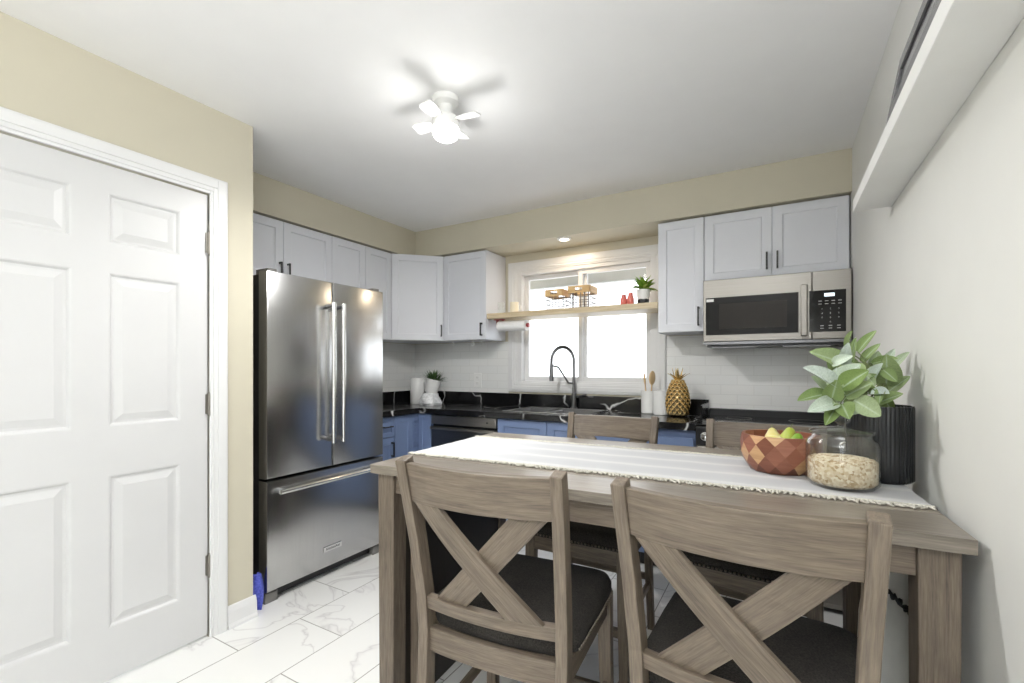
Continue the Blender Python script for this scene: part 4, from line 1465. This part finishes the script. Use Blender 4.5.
# each leaf: base pixel-ray point, tip point, width, depth, tone (all true 3-D positions)
leaves = [
    (847, 366, 818, 352, 22, 1.36, 0.45), (848, 352, 848, 334, 12, 1.38, 0.25), (852, 362, 853, 342, 10, 1.37, 0.35), (858, 352, 872, 333, 12, 1.38, 0.2),
    (862, 362, 876, 346, 10, 1.40, 0.3), (842, 392, 814, 368, 24, 1.31, 0.95), (828, 394, 803, 397, 17, 1.30, 0.15), (836, 402, 814, 408, 18, 1.28, 0.85),
    (836, 386, 856, 366, 22, 1.30, 0.8), (842, 388, 864, 372, 22, 1.27, 0.05), (838, 404, 828, 420, 16, 1.27, 0.1), (842, 404, 848, 416, 20, 1.26, 0.15),
    (854, 400, 878, 414, 22, 1.25, 0.55), (846, 396, 868, 384, 18, 1.27, 0.4), (866, 388, 878, 366, 17, 1.33, 0.9), (870, 394, 886, 392, 16, 1.29, 0.98),
    (886, 386, 888, 360, 24, 1.36, 0.35), (888, 392, 906, 378, 14, 1.36, 0.5), (876, 404, 898, 394, 15, 1.30, 0.25), (870, 372, 878, 354, 15, 1.42, 0.6),
    (882, 372, 892, 352, 12, 1.44, 0.8), (892, 368, 908, 354, 10, 1.42, 0.65), (832, 398, 836, 384, 20, 1.28, 0.2), (858, 380, 846, 364, 18, 1.36, 0.7),
    (826, 392, 816, 378, 15, 1.36, 0.6), (856, 408, 842, 412, 15, 1.33, 0.75), (880, 398, 866, 406, 14, 1.37, 0.1), (862, 372, 850, 356, 12, 1.42, 0.5),
    (872, 380, 862, 362, 16, 1.45, 0.3), (848, 380, 832, 372, 18, 1.40, 0.4), (884, 400, 892, 410, 13, 1.33, 0.05), (840, 376, 830, 362, 14, 1.43, 0.35),
]
rl = random.Random(11)
for q in range(22):
    uu, vv = rl.uniform(826, 892), rl.uniform(362, 404)
    aa = rl.uniform(0, 2 * PI); ll_ = rl.uniform(14, 22)
    leaves.append((uu, vv, uu + ll_ * math.cos(aa), vv + ll_ * 0.8 * math.sin(aa) - 4, rl.uniform(9, 13), rl.uniform(1.29, 1.40), rl.random()))
for u0, v0, u1, v1, wd, d, tone in leaves:
    d0 = d + random.uniform(-0.01, 0.03)
    a = P(u0, v0, d0 + 0.02); b = P(u1, v1, d0 - random.uniform(0, 0.04))
    if b.x > XR - 0.012: b.x = XR - 0.012
    if a.x > XR - 0.012: a.x = XR - 0.012
    L_ = (b - a).length * 1.12
    toward = (Vector((0, 0, 1.5)) - a).normalized()
    nn = toward + Vector((random.uniform(-.5, .5), random.uniform(-.4, .4), random.uniform(0.0, .7)))
    lv.leaf(a, b - a, L_, wd / 461 * d * 0.92, 0.12, tone, nrm=nn, n=12, oval=True)
    cl = min(((P(u, v, dd) - a).length, i) for i, ((u, v), dd) in enumerate(stems))[1]
    (u, v), dd = stems[cl]
    stm.tube([P(u, v, dd), P(u, v, dd).lerp(a, 0.5) + Vector((0, 0, 0.004)), a], 0.0015, 5)
stm.build('stems', 'stem', gp, smooth=60)
lv.build('leaves', 'sage', gp, smooth=180)

# ================================================================== CHAIRS
def make_chair():
    c = thing('dining_chair', (0, 0, 0), 'x', 'chair', 'counter-height X-back dining chairs')
    bend = [(0.209, -0.245, 0.0), (0.203, -0.222, 0.30), (0.201, -0.215, 0.52), (0.203, -0.222, 0.62), (0.208, -0.250, 0.78), (0.213, -0.276, 0.90), (0.216, -0.300, 1.0)]
    for sx in (-1, 1):
        m = MB()
        m.sweep([(sx * x, y, z) for x, y, z in bend], [(0.028, 0.036), (0.031, 0.042), (0.031, 0.044), (0.031, 0.044), (0.031, 0.043), (0.031, 0.042), (0.031, 0.04)])
        m.build('rear_post', 'wood', c, 0.003)

    def bowed(z0, z1, y_at, bow, th, hw, name, n=12):
        m = MB(); o = random.random() * 9
        rings = []
        for i in range(n + 1):
            t = -1 + 2 * i / n
            x = hw * t
            yb = -bow * (1 - t * t)
            ring = []
            for z in (z0, z1):
                yy = y_at(z) + yb
                for s_ in (-1, 1):
                    ring.append(m.v((x, yy + s_ * th / 2, z), (x + o, z + o, s_ * th)))
            rings.append(ring)
        for a, b in zip(rings, rings[1:]):
            for q in ((0, 1), (1, 3), (3, 2), (2, 0)):
                m.f([a[q[0]], a[q[1]], b[q[1]], b[q[0]]])
        m.f([rings[0][i] for i in (0, 2, 3, 1)]); m.f([rings[-1][i] for i in (0, 1, 3, 2)])
        return m.build(name, 'wood', c, 0.0025)

    ypost = lambda z: -0.215 - 0.085 * max(0, (z - 0.55) / 0.45) ** 1.15
    bowed(0.885, 0.990, lambda z: ypost(z), 0.035, 0.024, 0.202, 'crest_rail')
    bowed(0.575, 0.612, lambda z: ypost(z), 0.018, 0.026, 0.190, 'lower_rail')
    for sgn, dy in ((1, -0.006), (-1, 0.006)):
        # flat brace whose ends are cut level under the crest and on the lower rail
        m = MB(); o = random.random() * 9
        zb, zt = 0.611, 0.886
        tx0, tx1, bx0, bx1 = -0.186 * sgn, -0.096 * sgn, 0.060 * sgn, 0.158 * sgn
        rings = []
        n = 10
        for i in range(n + 1):
            t = i / n
            z = zt + (zb - zt) * t
            ring = []
            for q, (xa, xb) in enumerate(((tx0, bx0), (tx1, bx1))):
                x = xa + (xb - xa) * t
                yb = ypost(z) - (0.035 + (0.018 - 0.035) * t) * (1 - (x / 0.2) ** 2) + dy
                for s_ in (-1, 1):
                    ring.append(m.v((x, yb + s_ * 0.008, z), (t * 0.36 + o, q * 0.066 + o, s_ * 0.01)))
            rings.append(ring)
        for a, b in zip(rings, rings[1:]):
            for q in ((0, 1), (1, 3), (3, 2), (2, 0)):
                m.f([a[q[0]], a[q[1]], b[q[1]], b[q[0]]])
        m.f([rings[0][i] for i in (0, 2, 3, 1)]); m.f([rings[-1][i] for i in (0, 1, 3, 2)])
        m.build('cross_brace', 'wood', c, 0.0015)
    # front legs
    for sx in (-1, 1):
        m = MB()
        m.sweep([(sx * 0.212, 0.205, 0), (sx * 0.205, 0.195, 0.30), (sx * 0.203, 0.190, 0.515)], [(0.034, 0.034), (0.040, 0.040), (0.044, 0.044)])
        m.build('front_leg', 'wood', c, 0.003)
    # seat frame
    fr_ = MB()
    fr_.box(-0.181, 0.181, 0.184, 0.208, 0.455, 0.515)
    for sx in (-1, 1):
        fr_.sweep([(sx * 0.199, -0.19, 0.485), (sx * 0.204, 0.168, 0.485)], (0.024, 0.06))
    fr_.box(-0.185, 0.185, -0.196, 0.18, 0.500, 0.516)
    fr_.build('seat_frame', 'wood', c, 0.002)
    bowed(0.455, 0.520, lambda z: -0.213, 0.012, 0.024, 0.188, 'back_apron')
    # cushion: rounded front corners, domed top
    m = MB()

    def outline(k):
        pts = []
        hwF, hwB, yF, yB, r = 0.228, 0.178, 0.222, -0.200, 0.055
        pts.append((-hwB, yB))
        pts.append((-hwB / 2, yB - 0.010))
        pts.append((0, yB - 0.014))
        pts.append((hwB / 2, yB - 0.010))
        pts.append((hwB, yB))
        pts.append((0.222, yB + 0.045))
        pts.append((hwF, 0.05))
        for q in range(7):
            a = PI / 2 * q / 6
            pts.append((hwF - r + r * math.cos(a), yF - r + r * math.sin(a)))
        pts.append((0, yF + 0.004))
        for q in range(7):
            a = PI / 2 + PI / 2 * q / 6
            pts.append((-hwF + r + r * math.cos(a), yF - r + r * math.sin(a)))
        pts.append((-hwF, 0.05))
        pts.append((-0.222, yB + 0.045))
        return [(x * k, 0.01 + (y - 0.01) * k) for x, y in pts]

    prev = None
    for k_, z in ((0.97, 0.516), (1.0, 0.530), (1.0, 0.556), (0.965, 0.573), (0.87, 0.583), (0.6, 0.590), (0.3, 0.592)):
        cur = [m.v((x, y, z)) for x, y in outline(k_)]
        if prev is None:
            m.f(cur[::-1])
        else:
            for k in range(len(cur)):
                k2 = (k + 1) % len(cur)
                m.f([prev[k], prev[k2], cur[k2], cur[k]])
        prev = cur
    m.f(prev)
    m.build('seat', 'seat', c, smooth=50)['label'] = 'charcoal upholstered seat pad'
    nl = MB()
    ol = outline(1.002)
    ol = ol[5:]
    for a, b in zip(ol, ol[1:]):
        a, b = Vector((*a, 0.526)), Vector((*b, 0.526))
        n = max(1, int((b - a).length / 0.014))
        for i in range(n):
            nl.ball(a.lerp(b, i / n), 0.0048, 6)
    nl.build('nailhead_trim', 'nail', c, smooth=180)
    # stretchers
    m = MB(); m.sweep([(-0.19, 0.198, 0.19), (0.19, 0.198, 0.19)], (0.02, 0.036), xdir=(0, 1, 0)); m.build('footrest', 'wood', c, 0.003)
    m = MB(); m.sweep([(-0.187, -0.228, 0.25), (0.187, -0.228, 0.25)], (0.018, 0.03), xdir=(0, 1, 0)); m.build('stretcher', 'wood', c, 0.003)
    for sx in (-1, 1):
        m = MB(); m.sweep([(sx * 0.203, -0.212, 0.22), (sx * 0.208, 0.182, 0.22)], (0.018, 0.03)); m.build('stretcher', 'wood', c, 0.003)
    return c


chair = make_chair()
spots = [((-0.672, 1.232), 5.0, 'near weathered wood X-back dining chair at the table end by the fridge'),
         ((-0.058, 1.247), -3.5, 'near weathered wood X-back dining chair, largest, at the wall end of the table'),
         ((-0.735, 1.985), 180, 'far weathered wood dining chair showing above the table in front of the sink'),
         ((-0.085, 1.995), 175, 'far weathered wood dining chair behind the wooden bowl in front of the stove')]
for i, ((x, y), a, lb) in enumerate(spots):
    o = chair if i == 0 else copy_tree(chair)
    place(o, (x, y, 0), R(a))
    o['label'] = lb

# ================================================================== WALL SHELF AND FRAME
ws = tag(MB().box(0.234, XR - 0.0005, -0.4, 2.08, 1.808, 1.853).build('floating_shelf', 'whitematte', None, 0.002), 'long white floating shelf high on the right wall', 'shelf')
Tq = Matrix.Translation((0.237, 0, 1.8535)) @ Matrix.Rotation(R(10), 4, 'Y')
c = thing('picture_frame', (0.26, 1.25, 1.8535), 'black picture frame leaning on the white floating shelf', 'picture frame')
fy0, fy1, fh, fw_ = 0.95, 1.52, 0.178, 0.05
m = MB(Tq)
m.box(0, 0.016, fy0, fy1, 0, fw_); m.box(0, 0.016, fy0, fy1, fh - fw_, fh); m.box(0, 0.016, fy0, fy0 + fw_, fw_, fh - fw_); m.box(0, 0.016, fy1 - fw_, fy1, fw_, fh - fw_)
m.build('frame', paint('charcoal_frame', srgb(104, 104, 106), 0.25, 0.1), c, 0.001)
m = MB(Tq); m.box(0.006, 0.008, fy0 + fw_, fy1 - fw_, fw_, fh - fw_); m.build('mat_board', 'black', c)
m = MB(Tq); m.box(0.0045, 0.006, fy0 + fw_ + 0.03, fy1 - fw_ - 0.03, fw_ + 0.02, fh - fw_ - 0.02); m.build('photo', 'photo', c)

# ================================================================== FLOOR THINGS
# blue cloth hung in the gap beside the fridge
m = MB()
n = 10
cols = []
for i in range(n + 1):
    t = i / n
    row = []
    for j in range(7):
        s_ = j / 6
        wv = 0.010 * math.sin(3 * s_ * PI + t * 2)
        hw = 0.012 + 0.026 * math.sin(PI * (0.15 + 0.75 * (1 - t)))
        row.append(((-2.30 + wv + 0.012 * t), 1.385 + (s_ - 0.5) * 2 * hw - 0.008 * t, 0.0 + 0.185 * t))
    cols.append(row)
f_ = [[m.v(p) for p in row] for row in cols]
b_ = [[m.v((p[0] - 0.05 + 0.02 * i / n, p[1], p[2])) for p in row] for i, row in enumerate(cols)]
for i in range(n):
    for j in range(6):
        m.f([f_[i][j], f_[i][j + 1], f_[i + 1][j + 1], f_[i + 1][j]]); m.f([b_[i][j], b_[i + 1][j], b_[i + 1][j + 1], b_[i][j + 1]])
    m.f([f_[i][0], f_[i + 1][0], b_[i + 1][0], b_[i][0]]); m.f([f_[i][6], b_[i][6], b_[i + 1][6], f_[i + 1][6]])
m.f([*f_[n], *b_[n][::-1]]); m.f([*f_[0][::-1], *b_[0]])
tag(m.build('blue_cloth', 'bluecloth', None, smooth=50), 'bundled blue cloth on the floor in the gap left of the fridge', 'cloth')

# pale sack with a dark drawcord under the wall end of the table
sx_, sy_ = 0.266, 1.70
c = thing('drawstring_sack', (sx_, sy_, 0), 'pale sack tied with dark cord under the wall end of the table', 'sack')
m = MB()
m.lathe([(0, 0), (0.055, 0), (0.064, 0.03), (0.067, 0.2), (0.066, 0.40), (0.062, 0.52), (0.054, 0.58), (0.054, 0.60), (0.060, 0.66), (0.060, 0.74), (0.054, 0.745), (0, 0.70)], (sx_, sy_, 0), 30,
        fn=lambda a, z: 1 + (0.03 * math.sin(7 * a + 6 * z) + 0.02 * math.sin(11 * a)) * (0.4 + z))
m.build('bag', 'plastic', c, smooth=60)
m = MB()
pts_ = []
for i in range(90):
    t = i / 89
    a = R(180) + t * 2 * PI
    rr0 = 0.062 + 0.004 * math.sin(i * 1.7)
    pts_.append(Vector((sx_ + rr0 * math.cos(a), sy_ + rr0 * math.sin(a), 0.58 - 0.065 * math.cos(a - 0.525) + 0.006 * math.sin(i * 2.3))))
m.tube(pts_, [0.006 + 0.002 * math.sin(i * 2.1) for i in range(90)], 6)
m.build('drawcord', 'rubber', c, smooth=60)['label'] = 'dark twisted drawcord'
